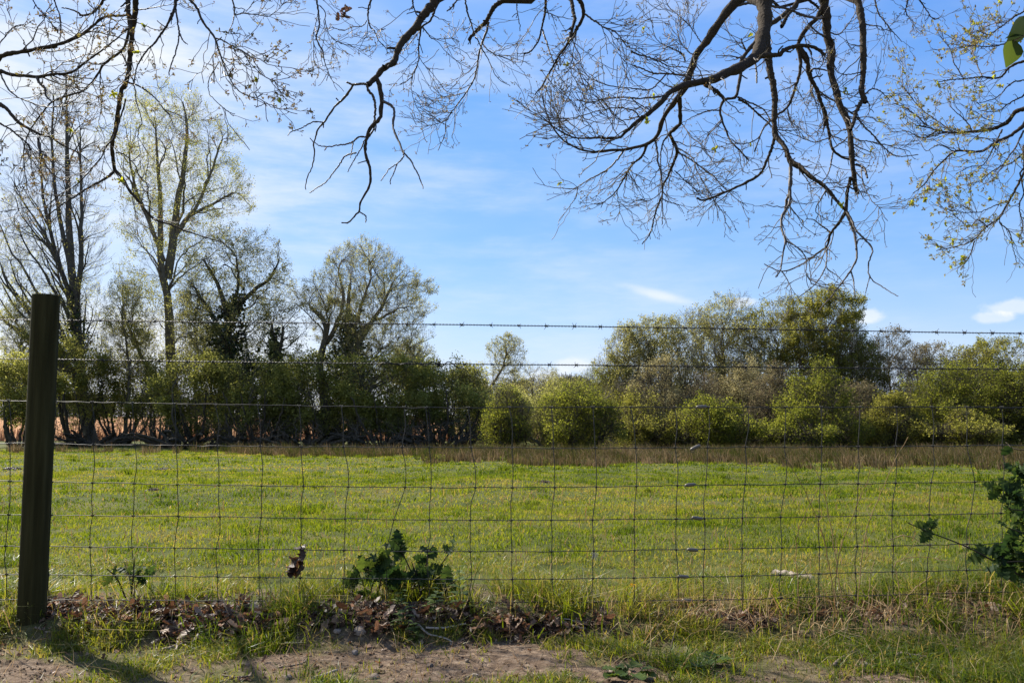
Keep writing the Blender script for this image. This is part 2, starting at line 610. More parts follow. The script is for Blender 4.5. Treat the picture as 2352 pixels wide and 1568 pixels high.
DIRT = [patch(*a) for a in ((930, 1530, 360, 66), (20, 1548, 140, 44), (1440, 1552, 150, 26), (1060, 1484, 210, 24), (2000, 1566, 130, 14), (1180, 1520, 160, 40), (640, 1530, 120, 30), (1700, 1562, 100, 12))]
LITTER = [patch(*a) for a in ((300, 1422, 230, 34), (500, 1452, 190, 26), (980, 1430, 190, 34), (1180, 1446, 100, 22), (150, 1408, 110, 28), (720, 1426, 170, 22),
                              (1700, 1424, 170, 20), (1950, 1410, 190, 18), (2240, 1404, 110, 22), (1310, 1436, 90, 16))]


def blob(x, y, L):
    v = np.zeros(np.shape(x))
    w = (fnoise(x, y, .25, 21) - .5) * 1.3 + (fnoise(x, y, .05, 25) - .5) * 1.1
    for cx, cy, rx, ry in L:
        r = np.sqrt(((x - cx) / rx) ** 2 + ((y - cy) / ry) ** 2)
        v = np.maximum(v, smooth(1.15, .7, r + w))
    return v


def dirt_mask(x, y):
    return np.maximum(blob(x, y, DIRT), smooth(2.33, 2.1, y) * smooth(.3, .5, fnoise(x, y, .5, 31)))


def litter_mask(x, y):
    return blob(x, y, LITTER)


def build_ground():
    ys = np.concatenate([np.linspace(-40, 1.7, 14), np.arange(1.75, 4.2, .018), np.geomspace(4.22, 60, 200), np.geomspace(64, 3000, 22)])
    us = np.concatenate([-np.geomspace(12, 1.2, 24), np.linspace(-1.15, 1.15, 300), np.geomspace(1.2, 12, 24)])
    Y, U = np.meshgrid(ys, us, indexing="ij")
    X = U * (0.5 + np.abs(Y) * .72)
    Z = gz(X, Y)
    V = np.stack([X, Y, Z], -1).reshape(-1, 3)
    nr, nc = Y.shape
    i = np.arange(nr * nc).reshape(nr, nc)
    F = np.stack([i[:-1, :-1], i[:-1, 1:], i[1:, 1:], i[1:, :-1]], -1).reshape(-1, 4)
    o = mk("ground", V, F, M["ground"])
    me = o.data
    x, y = V[:, 0], V[:, 1]
    lm = litter_mask(x, y)
    tf = 1 - np.maximum(dirt_mask(x, y), 0)
    tf = tf * np.where(y < 3.4, .25 + .5 * smooth(.4, .65, fnoise(x, y, .12, 38)), 1)
    tf = np.where(y < 2.0, smooth(.42, .6, fnoise(x, y, .8, 33)), tf)
    for nme, val in (("turf", tf), ("litter", lm)):
        a = me.attributes.new(nme, "FLOAT", "POINT")
        a.data.foreach_set("value", val.astype(np.float32))
    tag(o, kind="structure")


build_ground()


def blades(x, y, z, h, w, g, lean=.5, var=None, bend=.4, dirn=None):
    """Tapered bent grass blades as 5-vertex strips."""
    n = len(x)
    a = g.random(n) * 2 * math.pi
    sd = np.stack([np.cos(a), np.sin(a), 0 * a], -1)
    b = g.random(n) * 2 * math.pi if dirn is None else dirn + g.normal(size=n) * .6
    ld = np.stack([np.cos(b), np.sin(b), 0 * b], -1)
    ln = np.minimum(lean * np.abs(g.normal(size=n)), 2.0)[:, None]
    base = np.stack([x, y, z - .006], -1)
    h = h[:, None]
    w = w[:, None]
    mid = base + np.array([0, 0, 1]) * h * .55 + ld * ln * h * .35
    tip = base + np.array([0, 0, 1]) * h * (1 - bend * np.minimum(ln, 1.2) * .5) + ld * ln * h * (.9 + bend)
    V = np.stack([base - sd * w * .5, base + sd * w * .5, mid + sd * w * .42, mid - sd * w * .42, tip], 1).reshape(-1, 3)
    i = np.arange(n)[:, None] * 5
    vv = np.repeat(g.random(n) if var is None else var, 5)
    return V, [i + np.array([[0, 1, 2, 3]]), i + np.array([[3, 2, 4]])], vv


def build_grass():
    g = np.random.default_rng(11)
    mb = MB()
    parts = []
    bands = [(1.95, 2.95, 165000, .0034, 1), (2.7, 4.2, 140000, .0034, 1), (4.2, 7.5, 120000, .0052, 1), (7.5, 14, 140000, .0095, 1), (14, 37, 140000, .022, 1)]
    for ya, yb, n, w, _ in bands:
        y = np.sqrt(ya ** 2 + (yb ** 2 - ya ** 2) * g.random(n)) if ya > 4 else ya + (yb - ya) * g.random(n)
        x = (g.random(n) * 2 - 1) * (.66 * y + 1.3)
        dm, lm = dirt_mask(x, y), litter_mask(x, y)
        cl = fnoise(x, y, .16, 41, 2)
        dens = (1 - .985 * dm) * (1 - np.where(y < 3.02, .88, .7) * lm) * np.where(y < 4, smooth(.40, .56, cl) * .93 + .07, 1)
        dens = dens * np.where(y < 4, 1, .45 + .55 * smooth(.3, .6, cl))
        k = g.random(n) < dens
        x, y, cl = x[k], y[k], cl[k]
        n = len(x)
        big = fnoise(x, y, 1.4, 43)
        tuft = smooth(.58, .78, fnoise(x, y, .35, 44, 2))
        h = .012 + .030 * g.random(n) ** 1.5 + .055 * tuft * g.random(n)
        fence = np.exp(-((y - 3.12) / .22) ** 2)
        h = h + fence * (.03 + .12 * g.random(n) ** 2)
        right = smooth(.9, 1.7, x) * (1 - smooth(3.2, 3.6, y))
        h = h + right * .07 * g.random(n)
        h = np.where(y > 3.6, (.014 + .024 * g.random(n) + .05 * tuft * g.random(n) + .014 * smooth(8, 25, y)), h)
        v = np.clip(.52 + (fnoise(x, y, .22, 45) - .5) * .6 + (fnoise(x, y, .8, 46) - .5) * .65 + (fnoise(x, y, 4.2, 47) - .5) * .9 + g.normal(size=n) * np.where(y < 4.2, .26, .15) - .35 * tuft, 0, 1)
        # some dead blades in the sward
        v = v - .16 * (y < 3.3)
        v = np.clip(np.where(g.random(n) < np.where(y < 4.2, .08, .03), .98, v), 0, 1)
        V, F, A = blades(x, y, gz(x, y), h, w * (.5 + .9 * g.random(n)), g, np.where(y < 4.2, 1.0, .7), v)
        if ya > 4:
            parts.append((V, F, A))
        else:
            mb.add(V, F, A)
    # dark tussocks left by the grazing
    mt = MB()
    m = 150
    ty = np.sqrt(g.uniform(4.2 ** 2, 33 ** 2, m))
    tx = (g.random(m) * 2 - 1) * .64 * ty
    for a_, b_, s_ in ((660, 1172, 1.6), (230, 1072, 1.2), (700, 1180, 1.1), (1735, 1098, 1.3), (1490, 1130, .8), (560, 1290, 1.2), (1300, 1420, 1.0), (470, 1060, 1.0)):
        q_ = ground_at(a_, b_)
        tx, ty = np.append(tx, q_[0]), np.append(ty, q_[1])
    kk = np.repeat(np.arange(len(tx)), 70)
    rr_ = np.abs(g.normal(size=len(kk))) * .09 * (1 + .3 * g.random(len(tx)))[kk]
    an = g.random(len(kk)) * 6.283
    x, y = tx[kk] + np.cos(an) * rr_ * 1.3, ty[kk] + np.sin(an) * rr_
    V, F, A = blades(x, y, gz(x, y), (.05 + .07 * g.random(len(tx)))[kk] * (.5 + .7 * g.random(len(kk))), (.0035 + .0006 * ty)[kk], g, .6, np.clip((.12 + .3 * g.random(len(tx)))[kk] + .1 * g.normal(size=len(kk)), 0, 1), .5)
    mt.add(V, F, A)
    for q_ in parts:
        mt.add(*q_)
    tag(mt.build("meadow_grass", M["far_grass"], smooth_shade=False), "grazed green turf of the open meadow behind the fence, with darker tussocks", "grass", kind="stuff")
    o = mb.build("grass", M["grass"], smooth_shade=False)
    tag(o, "rough green grass along the fence foot and the edge of the bare path", "grass", kind="stuff")
    # straw-coloured dead grass along the fence foot on the right and between the blades
    mb = MB()
    n = 2600
    x = g.uniform(-2.0, 2.3, n)
    y = g.normal(3.0, .16, n)
    k = g.random(n) < np.where(x > .3, .75, .07)
    x, y = x[k], y[k]
    n = len(x)
    V, F, A = blades(x, y, gz(x, y) + .005, .05 + .11 * g.random(n), .0022 + .0015 * g.random(n), g, 1.3, None, .7)
    mb.add(V, F, A)
    n = 1500
    y = g.uniform(3.3, 10, n)
    x = (g.random(n) * 2 - 1) * (.66 * y + .5)
    V, F, A = blades(x, y, gz(x, y) + .01, .03 + .06 * g.random(n), .0008 * y + .001, g, 1.3, .35 * g.random(n), .6)
    mb.add(V, F, A)
    n = 900
    y = g.uniform(2.2, 2.9, n)
    x = (g.random(n) * 2 - 1) * (.66 * y + .3)
    V, F, A = blades(x, y, gz(x, y) + .008, .03 + .05 * g.random(n), np.full(n, .0018), g, 2.2, None, .3)
    mb.add(V, F, A)
    tag(mb.build("dry_grass", M["straw"], smooth_shade=False), "straw coloured dead grass tangled along the foot of the fence", "grass", kind="stuff")
    # rushes: tufts packed into a brown belt right across the far side of the field, thinning to stray tufts at the left
    mb = MB()
    n = 5200
    y = g.uniform(15.8, 33, n)
    x = (g.random(n) * 2 - 1) * (.68 * y + 1)
    px = 1176 + x / y * FPX
    near = np.interp(px, [0, 500, 900, 1150, 1300, 1700, 2352], [29.5, 27.5, 22.5, 19.5, 18, 16.9, 17.2])
    far = np.interp(px, [0, 500, 1050, 1200, 1700, 2352], [33, 33, 32, 30, 31, 31])
    edge = (fnoise(x, y, 2.6, 52) - .5) * 8 + (fnoise(x, y, .8, 54) - .5) * 3
    p = (.25 + .75 * smooth(.36, .58, fnoise(x, y, 1.5, 56))) * smooth(-1.0, 2.6, y - near + edge) * (y < far) * np.interp(px, [0, 350, 700, 1100, 1250], [.3, .45, .8, .9, 1])
    p = np.maximum(p, .03 * smooth(24, 28, y))
    k = g.random(n) < p
    x, y = x[k], y[k]
    m = 34
    cx, cy = np.repeat(x, m), np.repeat(y, m)
    nn = len(cx)
    cb = np.repeat(.15 + .75 * fnoise(x, y, 2.4, 53) + g.normal(size=len(x)) * .18, m)
    ch = np.repeat((.16 + .38 * g.random(len(x)) ** 1.2) * np.interp(y, [15, 18, 24], [.6, .8, 1.0]), m)
    an, rr_ = g.random(nn) * 6.283, np.sqrt(g.random(nn))
    bx, by = cx + np.cos(an) * rr_ * .16, cy + np.sin(an) * rr_ * .16
    V, F, A = blades(bx, by, gz(bx, by), ch * (.45 + .6 * g.random(nn)), .008 + .011 * g.random(nn), g, .42, np.clip(cb + g.normal(size=nn) * .22, 0, 1), .5, np.where(g.random(nn) < .55, an, 2.8))
    mb.add(V, F, A)
    tag(mb.build("rushes", M["rush"], smooth_shade=False), "brown belt of rushes across the far edge of the meadow", "rushes", kind="stuff")
    # pale dry reed bed beyond the trees
    mb = MB()
    n = 90000
    y = g.uniform(50, 88, n)
    x = (g.random(n) * 2 - 1) * (.68 * y)
    x = np.where(x > 5, g.uniform(-48, 4, n), x)
    V, F, A = blades(x, y, gz(x, y), (.9 + .7 * fnoise(x, y, 4, 61)) * (.7 + .4 * g.random(n)), .05 + .04 * g.random(n), g, .2, np.clip(fnoise(x, y, 5, 62) + g.normal(size=n) * .15, 0, 1), .2)
    mb.add(V, F, A)
    tag(mb.build("reed_bed", M["reed"], smooth_shade=False), "pale tan dry reed bed showing behind the trees at left", "reeds", kind="stuff")


build_grass()

# oak leaf template: lobed
OAK = leaf_template([.02, .10, .20, .13, .27, .17, .30, .2, .22, .06], 1.0, .25, .12)


def build_litter():
    g = np.random.default_rng(21)
    n = 24000
    x = g.uniform(-2.4, 2.4, n)
    y = g.uniform(2.35, 3.6, n)
    p = np.maximum(litter_mask(x, y) * (.9 + .0 * x), .012 * (y < 3.4))
    p = np.where((x > .5), p * .22, p)
    k = g.random(n) < p
    x, y = x[k], y[k]
    n = len(x)
    mbs = MB()
    for c in range(6):
        s = slice(c, None, 6)
        xx, yy = x[s], y[s]
        m = len(xx)
        gg = np.random.default_rng(30 + c)
        T = leaf_template(np.array([.02, .10, .20, .13, .27, .17, .30, .2, .22, .06]) * gg.uniform(.8, 1.2), 1.0, gg.uniform(-.9, 1.2), gg.uniform(-.8, 1.0), gg.normal(size=10) * .06)
        d = g.normal(size=(m, 3)) * np.array([1, 1, .22])
        up = norm(g.normal(size=(m, 3)) * .36 + np.array([0, 0, 1.0]))
        z = gz(xx, yy) + .004 + .022 * g.random(m) * litter_mask(xx, yy)
        V, F = scatter(T[0], T[1], np.stack([xx, yy, z], -1), frames(d, up), np.where(litter_mask(xx, yy) > .3,   .018 + .036 * g.random(m) ** 1.2, .016 + .018 * g.random(m)))
        mbs.add(V, F, np.repeat(np.clip(g.beta(1.6, 2.0, m), 0, 1), len(T[0])))
    # crumbled leaf fragments and bits of twig between and around the leaves
    m = 16000
    x = g.uniform(-2.2, 2.2, m)
    y = g.uniform(2.3, 3.3, m)
    k = g.random(m) < np.clip(litter_mask(x, y) * .95 + .10 + .12 * fnoise(x, y, .3, 71), 0, 1) * np.where(y < 2.75, .35, 1)
    x, y = x[k], y[k]
    m = len(x)
    T = leaf_template(np.array([.1, .34, .22, .40, .16]), 1.0, .6, .3, np.array([0, .12, -.1, .1, 0]))
    d = g.normal(size=(m, 3)) * np.array([1, 1, .3])
    V, F = scatter(T[0], T[1], np.stack([x, y, gz(x, y) + .003 + .006 * g.random(m)], -1), frames(d, norm(g.normal(size=(m, 3)) * .6 + np.array([0, 0, 1.0]))), .006 + .016 * g.random(m) ** 2)
    mbs.add(V, F, np.repeat(g.random(m), len(T[0])))
    tag(mbs.build("leaf_litter", M["litter"], smooth_shade=False), "brown fallen oak leaves banked along the foot of the fence", "leaf litter", kind="stuff")


build_litter()

# ------------------------------------------------------------------ fence
FY = 3.0


def fp(px, py, dy=0.0):
    return P(px, py, FY + dy)


def build_fence():
    g = np.random.default_rng(5)
    pb = fp(75, 1392, -.052)
    root = thing("wire_fence", "stock fence of wire mesh and two barbed wires on a thick round wooden post", "fence", (pb[0], FY, gz(pb[0], FY)))
    # posts
    def post(bx, tx, zt, zb):
        mb = MB()
        zs = np.concatenate([np.linspace(zb, zt - .006, 40), [zt - .002, zt]])
        sides = 40
        a = np.arange(sides) / sides * 2 * math.pi
        V = []
        for i, z in enumerate(zs):
            t = (z - zb) / (zt - zb)
            r = .0455 * (1.0 if i < 40 else (.985 if i == 40 else .95))
            rr_ = r * (1 + .012 * (vnoise(np.cos(a) * 3 + 5, z * 4 + np.sin(a) * 3, .7, 3) - .5) + .008 * (vnoise(a * 9, z, .8, 4) - .5))
            V.append(np.stack([bx + (tx - bx) * t + rr_ * np.cos(a), FY - .056 + rr_ * np.sin(a), np.full(sides, z)], -1))
        V = np.concatenate(V)
        i = np.arange(len(zs) * sides).reshape(len(zs), sides)
        q = np.stack([i[:-1], np.roll(i, -1, 1)[:-1], np.roll(i, -1, 1)[1:], i[1:]], -1).reshape(-1, 4)
        mb.add(V, [q, i[-1:].copy()], .45)
        return mb.build("post", M["post"], root)
    top = fp(106, 678, -.056)
    low = fp(75, 1390, -.056)
    post(low[0], top[0], top[2], gz(low[0], FY) - .25)
    o = post(2.93, 2.93, top[2] + .01, gz(2.93, FY) - .25)
    o["label"] = "next post along the fence to the right"
    # line wires
    WX = [0, 500, 1000, 1300, 1650, 2000, 2352]
    WY = [[919, 929, 936, 935, 935, 935, 935], [1018, 1024, 1027, 1029, 1027, 1026, 1022], [1104, 1114, 1119, 1119, 1113, 1110, 1105],
          [1181, 1186, 1194, 1194, 1190, 1184, 1177], [1253, 1259, 1266, 1266, 1260, 1254, 1246], [1318, 1324, 1330, 1329, 1323, 1314, 1306], [1376, 1379, 1383, 1382, 1377, 1366, 1358]]
    def wy(k, px):
        return np.interp(px, WX, WY[k])
    S = [(20, 23, 23, 20, 13, 15), (126, 122, 119, 117, 111, 112), (211, 215, 213, 212, 207, 210), (304, 310, 308, 306, 303, 307), (401, 404, 407, 410, 401, 403),
         (495, 499, 503, 505, 497, 500), (592, 598, 601, 600, 593, 595), (687, 691, 697, 691, 690, 690), (784, 789, 800, 793, 790, 790), (928, 924, 930, 905, 887, 888),
         (978, 986, 990, 986, 982, 984), (1075, 1082, 1092, 1080, 1080, 1083), (1170, 1176, 1177, 1174, 1176, 1177), (1266, 1271, 1274, 1266, 1267, 1268),
         (1362, 1367, 1370, 1361, 1364, 1362), (1449, 1460, 1462, 1457, 1458, 1456), (1550, 1551, 1556, 1553, 1553, 1558), (1627, 1625, 1621, 1618, 1618, 1615),
         (1717, 1712, 1711, 1705, 1705, 1704), (1805, 1802, 1804, 1793, 1796, 1793), (1886, 1887, 1884, 1881, 1882, 1881), (1975, 1971, 1971, 1966, 1969, 1965),
         (2058, 2057, 2057, 2049, 2052, 2050), (2140, 2143, 2139, 2134, 2136, 2130), (2220, 2221, 2239, 2230, 2221, 2220), (2301, 2302, 2305, 2299, 2303, 2302)]
    S = [[v - 2352 * 0 for v in s] + [s[-1] + 1] for s in S]
    for k in range(1, 12):
        S.append([2301 + 82 * k + g.normal() * 3 for _ in range(7)])
    for k in range(1, 10):
        S.append([20 - 96 * k + g.normal() * 3 for _ in range(7)])
    XL, XR = -900, 3060
    for k in range(7):
        px = np.linspace(XL, XR, 500)
        py = wy(k, px)
        py = py + 2.2 * (vnoise(px, px * 0 + k * 9, 46, k) - .5) + 1.6 * (vnoise(px, px * 0 + k * 5, 15, k + 3) - .5)
        pts = fp(px, py)
        pts[:, 1] += .006 * (vnoise(px, px * 0, 50, 70 + k) - .5)
        r = np.full(len(px), .0016 if k else .0018)
        V, F = tubes(pts[None], r[None], 6)
        mb = MB()
        mb.add(V, F, .4 + .3 * g.random())
        mb.build("line_wire", M["wire"], root)
    # stay wires, with the hinge knots wrapped where they cross the line wires
    for s in S:
        pts = []
        for k in range(7):
            pts.append((s[k], wy(k, s[k])))
            if k < 6:
                bow = g.normal() * 1.6 + (2.2 if k < 2 else -.5)
                pts.append(((s[k] + s[k + 1]) / 2 + bow, (wy(k, s[k]) + wy(k + 1, s[k + 1])) / 2))
        pts.append((s[6] + g.normal() * 2, wy(6, s[6]) + 36))
        pp = resample(pts, 110)
        q = fp(pp[:, 0], pp[:, 1], -.003)
        mb = MB()
        V, F = tubes(q[None], np.full((1, len(q)), .0015), 6)
        mb.add(V, F, .45)
        for k in range(7):
            c = fp(s[k], wy(k, s[k]), -.001)
            t = np.linspace(0, 2.5 * 2 * math.pi, 22)
            h = np.stack([c[0] + (t / t[-1] - .5) * .0115, c[1] + .0030 * np.cos(t), c[2] + .0032 * np.sin(t)], -1)
            V, F = tubes(h[None], np.full((1, 22), .0012), 5)
            mb.add(V, F, .35)
        mb.build("stay_wire", M["wire"], root)
    # torpedo joiners splicing the line wires
    for (px, py, rot) in ((1612, 934, .03), (1597, 1027.5, .45), (1586, 1113, .1), (1602, 1189.5, -.15), (1591.5, 1262, -.1), (1570, 1323.5, -.08), (1579, 1378, -.02)):
        c = fp(px, py, -.004)
        mb = MB()
        u = np.linspace(-1, 1, 13)
        prof = np.array([.5, .78, .92, 1, 1, 1, 1, 1, 1, .98, .9, .75, .45])
        ax = np.array([math.cos(rot), 0, math.sin(rot)])
        up = np.array([-math.sin(rot), 0, math.cos(rot)])
        a = np.arange(12) / 12 * 2 * math.pi
        V = np.concatenate([c + ax * ui * .0195 + p * .0066 * (up[None] * np.sin(a)[:, None] + np.array([[0, .75, 0]]) * np.cos(a)[:, None]) for ui, p in zip(u, prof)])
        i = np.arange(13 * 12).reshape(13, 12)
        mb.add(V, [np.stack([i[:-1], np.roll(i, -1, 1)[:-1], np.roll(i, -1, 1)[1:], i[1:]], -1).reshape(-1, 4), i[:1, ::-1].copy(), i[-1:].copy()], .6)
        tail = np.array([c - ax * .019, c - ax * .022 - up * .004, c - ax * .016 - up * .012])
        V, F = tubes(resample(tail, 8)[None], np.full((1, 8), .0012), 5)
        mb.add(V, F, .1)
        mb.build("wire_joiner", M["alloy"], root)
    # barbed wires
    BW = [([0, 130, 500, 1000, 1500, 2000, 2352], [734, 735, 740, 745, 752, 760.5, 766], [38 + 64.0 * k for k in range(-8, 46)]),
          ([0, 130, 500, 900, 1300, 1700, 2352], [824, 825, 831, 835, 838, 843, 848.5], [43 + 64.2 * k for k in range(-8, 46)])]
    for bi, (bx, by, barbs) in enumerate(BW):
        px = np.linspace(XL, XR, 2600)
        ph = px / 15.6 * 2 * math.pi
        cpt = fp(px, np.interp(px, bx, by) + .8 * (vnoise(px, px * 0 + bi, 90, 7) - .5), .0)
        mb = MB()
        for s_ in (0, math.pi):
            w = cpt.copy()
            w[:, 1] += .0013 * np.cos(ph + s_)
            w[:, 2] += .0016 * np.sin(ph + s_)
            V, F = tubes(w[None], np.full((1, len(px)), .00115), 5)
            mb.add(V, F, .25)
        if bi == 1:   # the tail of a mend wound round the wire
            t = np.linspace(0, 1, 150)
            qx = 860 + 205 * t
            amp = np.interp(t, [0, .3, .6, 1], [1.5, 3.0, 5.0, 7.5])
            cx = fp(qx, np.interp(qx, bx, by) - np.interp(t, [0, .7, 1], [1, 0, -3]) + amp * np.sin(t * 27 + np.sin(t * 9)))
            cx[:, 1] += -.004 + .007 * np.cos(t * 27)
            V, F = tubes(cx[None], np.full((1, 150), .0018), 5)
            mb.add(V, F, .2)
        wire = mb.build("barbed_wire", M["wire"], root)
        wire["label"] = "upper barbed wire" if bi == 0 else "lower barbed wire with a twisted mend"
        extra = [(965, 0), (1008, -6)] if bi else []
        for bp_ in list(barbs) + [e[0] for e in extra]:
            bp_ = bp_ + g.normal() * 1.5
            if abs(bp_ - 70) < 28 + 10 * bi:
                continue
            c = fp(bp_, np.interp(bp_, bx, by))
            mb = MB()
            t = np.linspace(0, 2 * 2 * math.pi, 20)
            h = np.stack([c[0] + (t / t[-1] - .5) * .0085, c[1] + .0042 * np.cos(t), c[2] + .0042 * np.sin(t)], -1)
            V, F = tubes(h[None], np.full((1, 20), .0011), 5)
            mb.add(V, F, .2)
            a0 = g.random() * math.pi
            for sx, da in ((-1, 0), (-1, math.pi + g.normal() * .3), (1, 1.2 + g.normal() * .4), (1, 1.2 + math.pi + g.normal() * .4)):
                a = a0 + da
                ln = .0125 * (.8 + .4 * g.random())
                st = c + np.array([sx * .0035, 0, 0])
                q = np.array([st, st + np.array([sx * .001, math.cos(a) * ln * .5, math.sin(a) * ln * .5]), st + np.array([sx * .004 + g.normal() * .002, math.cos(a) * ln, math.sin(a) * ln])])
                V, F = tubes(resample(q, 5)[None], np.array([[.0011, .0011, .001, .0008, .0003]]), 5)
                mb.add(V, F, .3)
            mb.build("barb", M["wire"], wire)
    return root


build_fence()

# ------------------------------------------------------------------ overhead oak branches
K_ = 4096 / 2352.0
CR = {"A": (0, 0, 1.7425), "B": (1100, 0, 1.7425), "C": (2100, 0, 1.7425), "D": (2896, 0, 1.30667), "E": (2896, 0, 1.30667), "F": (0, 800, 1.4933)}


def conv(c, pts):
    x0, y0, s = CR[c]
    p = np.asarray(pts, float)
    return np.stack([(x0 + p[:, 0] / s) / K_, (y0 + p[:, 1] / s) / K_], -1)


def parse(s):
    return [tuple(float(v) for v in q.split(",")) for q in s.split()]


# crop, width at start, width at end (crop pixels), twiggyness, points
LEFT = [
 ("A", 34, 22, .4, "950,0 950,60 935,150 920,250 905,400 895,500 880,580 850,640 835,720 825,800 815,880 795,960 785,1030 790,1100 800,1190"),
 ("A", 18, 6, .8, "800,1190 740,1240 660,1290 560,1350 450,1420 330,1500 300,1510"),
 ("A", 20, 7, .8, "800,1190 850,1240 900,1330 960,1400 1020,1470 1070,1520 1160,1555 1230,1580 1320,1620 1450,1660 1560,1690"),
 ("A", 26, 24, .1, "890,0 895,60 905,150 918,250"),
 ("A", 17, 5, .9, "905,200 880,300 850,355 790,400 720,460 690,510 650,570 600,620 570,645 500,665 420,690 350,725 290,790 240,850 190,930 165,1020 165,1150 190,1300"),
 ("A", 26, 12, .9, "0,410 60,385 150,370 230,360 330,340 420,315 480,295 550,265 620,210 680,160 740,120 830,115 890,105"),
 ("A", 22, 7, 1.1, "0,490 80,515 180,525 260,530 350,515 450,510 530,480 600,430 680,370 760,310 850,240 890,200"),
 ("A", 22, 6, 1.1, "0,730 60,780 120,850 200,900 270,935 340,955 420,1000 490,1035 560,1075 620,1120"),
 ("A", 18, 8, .9, "255,535 275,580 310,620 320,670 360,710"),
 ("A", 10, 5, 1.2, "0,510 30,580 70,640 130,690 200,720 280,745 380,750 470,730 560,660"),
 ("A", 15, 12, .2, "720,0 700,40 660,80 610,105 560,108"),
 ("A", 10, 6, .2, "560,105 540,85 480,65 430,55"),
 ("A", 9, 5, .2, "690,60 690,110 715,160 730,190 725,225"),
 ("A", 18, 6, 1.2, "1220,0 1210,70 1170,170 1120,240 1080,300 1030,350 990,410 960,480 940,540 935,600"),
 ("A", 12, 8, .3, "1225,0 1230,100 1250,200 1250,250 1225,350 1190,460 1178,525"),
 ("A", 9, 5, .2, "1250,230 1275,285 1310,310"),
 ("A", 16, 4, 1.0, "1330,0 1370,60 1400,130 1440,200 1490,265 1510,330 1530,400 1560,470 1590,540 1640,610 1690,655 1760,680 1830,705 1860,740"),
 ("A", 10, 3, 1.2, "1490,265 1560,295 1630,340 1700,370 1750,410 1780,460 1820,520 1860,550 1930,570 2020,595"),
 ("A", 10, 3, 1.3, "1620,0 1640,60 1640,100 1700,90 1800,100 1870,110 1940,70 1990,0"),
 ("A", 8, 3, 1.3, "1635,100 1620,170 1590,230 1560,290"),
 ("A", 7, 3, 1.2, "1530,430 1480,510 1450,590 1460,660 1480,690 1540,740 1600,780 1640,795"),
 ("A", 12, 4, 1.0, "900,580 980,610 1060,670 1110,720 1150,765 1230,800 1290,820 1350,860"),
 ("A", 7, 3, 1.0, "1150,765 1190,820 1210,900"),
 ("A", 11, 4, 1.0, "840,360 870,420 890,470 905,520 930,560 940,650 950,720 970,800 980,860 960,900 960,980 980,1060"),
 ("A", 16, 5, 1.0, "265,960 275,1030 300,1100 330,1160 370,1210 430,1245 480,1255"),
 ("A", 10, 4, .9, "870,690 860,760 840,830 820,900 790,970 740,1030 710,1100 660,1160 600,1230 530,1290 430,1350 320,1440 150,1460 0,1475"),
 ("A", 8, 3, 1.0, "810,1065 870,1080 920,1130 950,1180 980,1240 1040,1290"),
 ("A", 8, 6, 1.0, "380,0 400,50 420,110 425,200 415,290"),
 ("A", 7, 3, 1.4, "0,300 30,270 70,220 120,180 180,170 240,140"),
 ("A", 12, 4, 1.2, "0,860 60,900 140,960 200,1010 215,1090"),
 ("A", 8, 3, 1.2, "700,480 700,620 710,740 690,870 730,900"),
 ("A", 6, 3, 1.3, "230,0 280,80 340,150 380,200 420,215"),
 ("A", 8, 3, 1.3, "970,70 1060,60 1150,40 1220,30"), ("A", 6, 3, 1.3, "940,150 1010,180 1100,210 1180,190"),
]
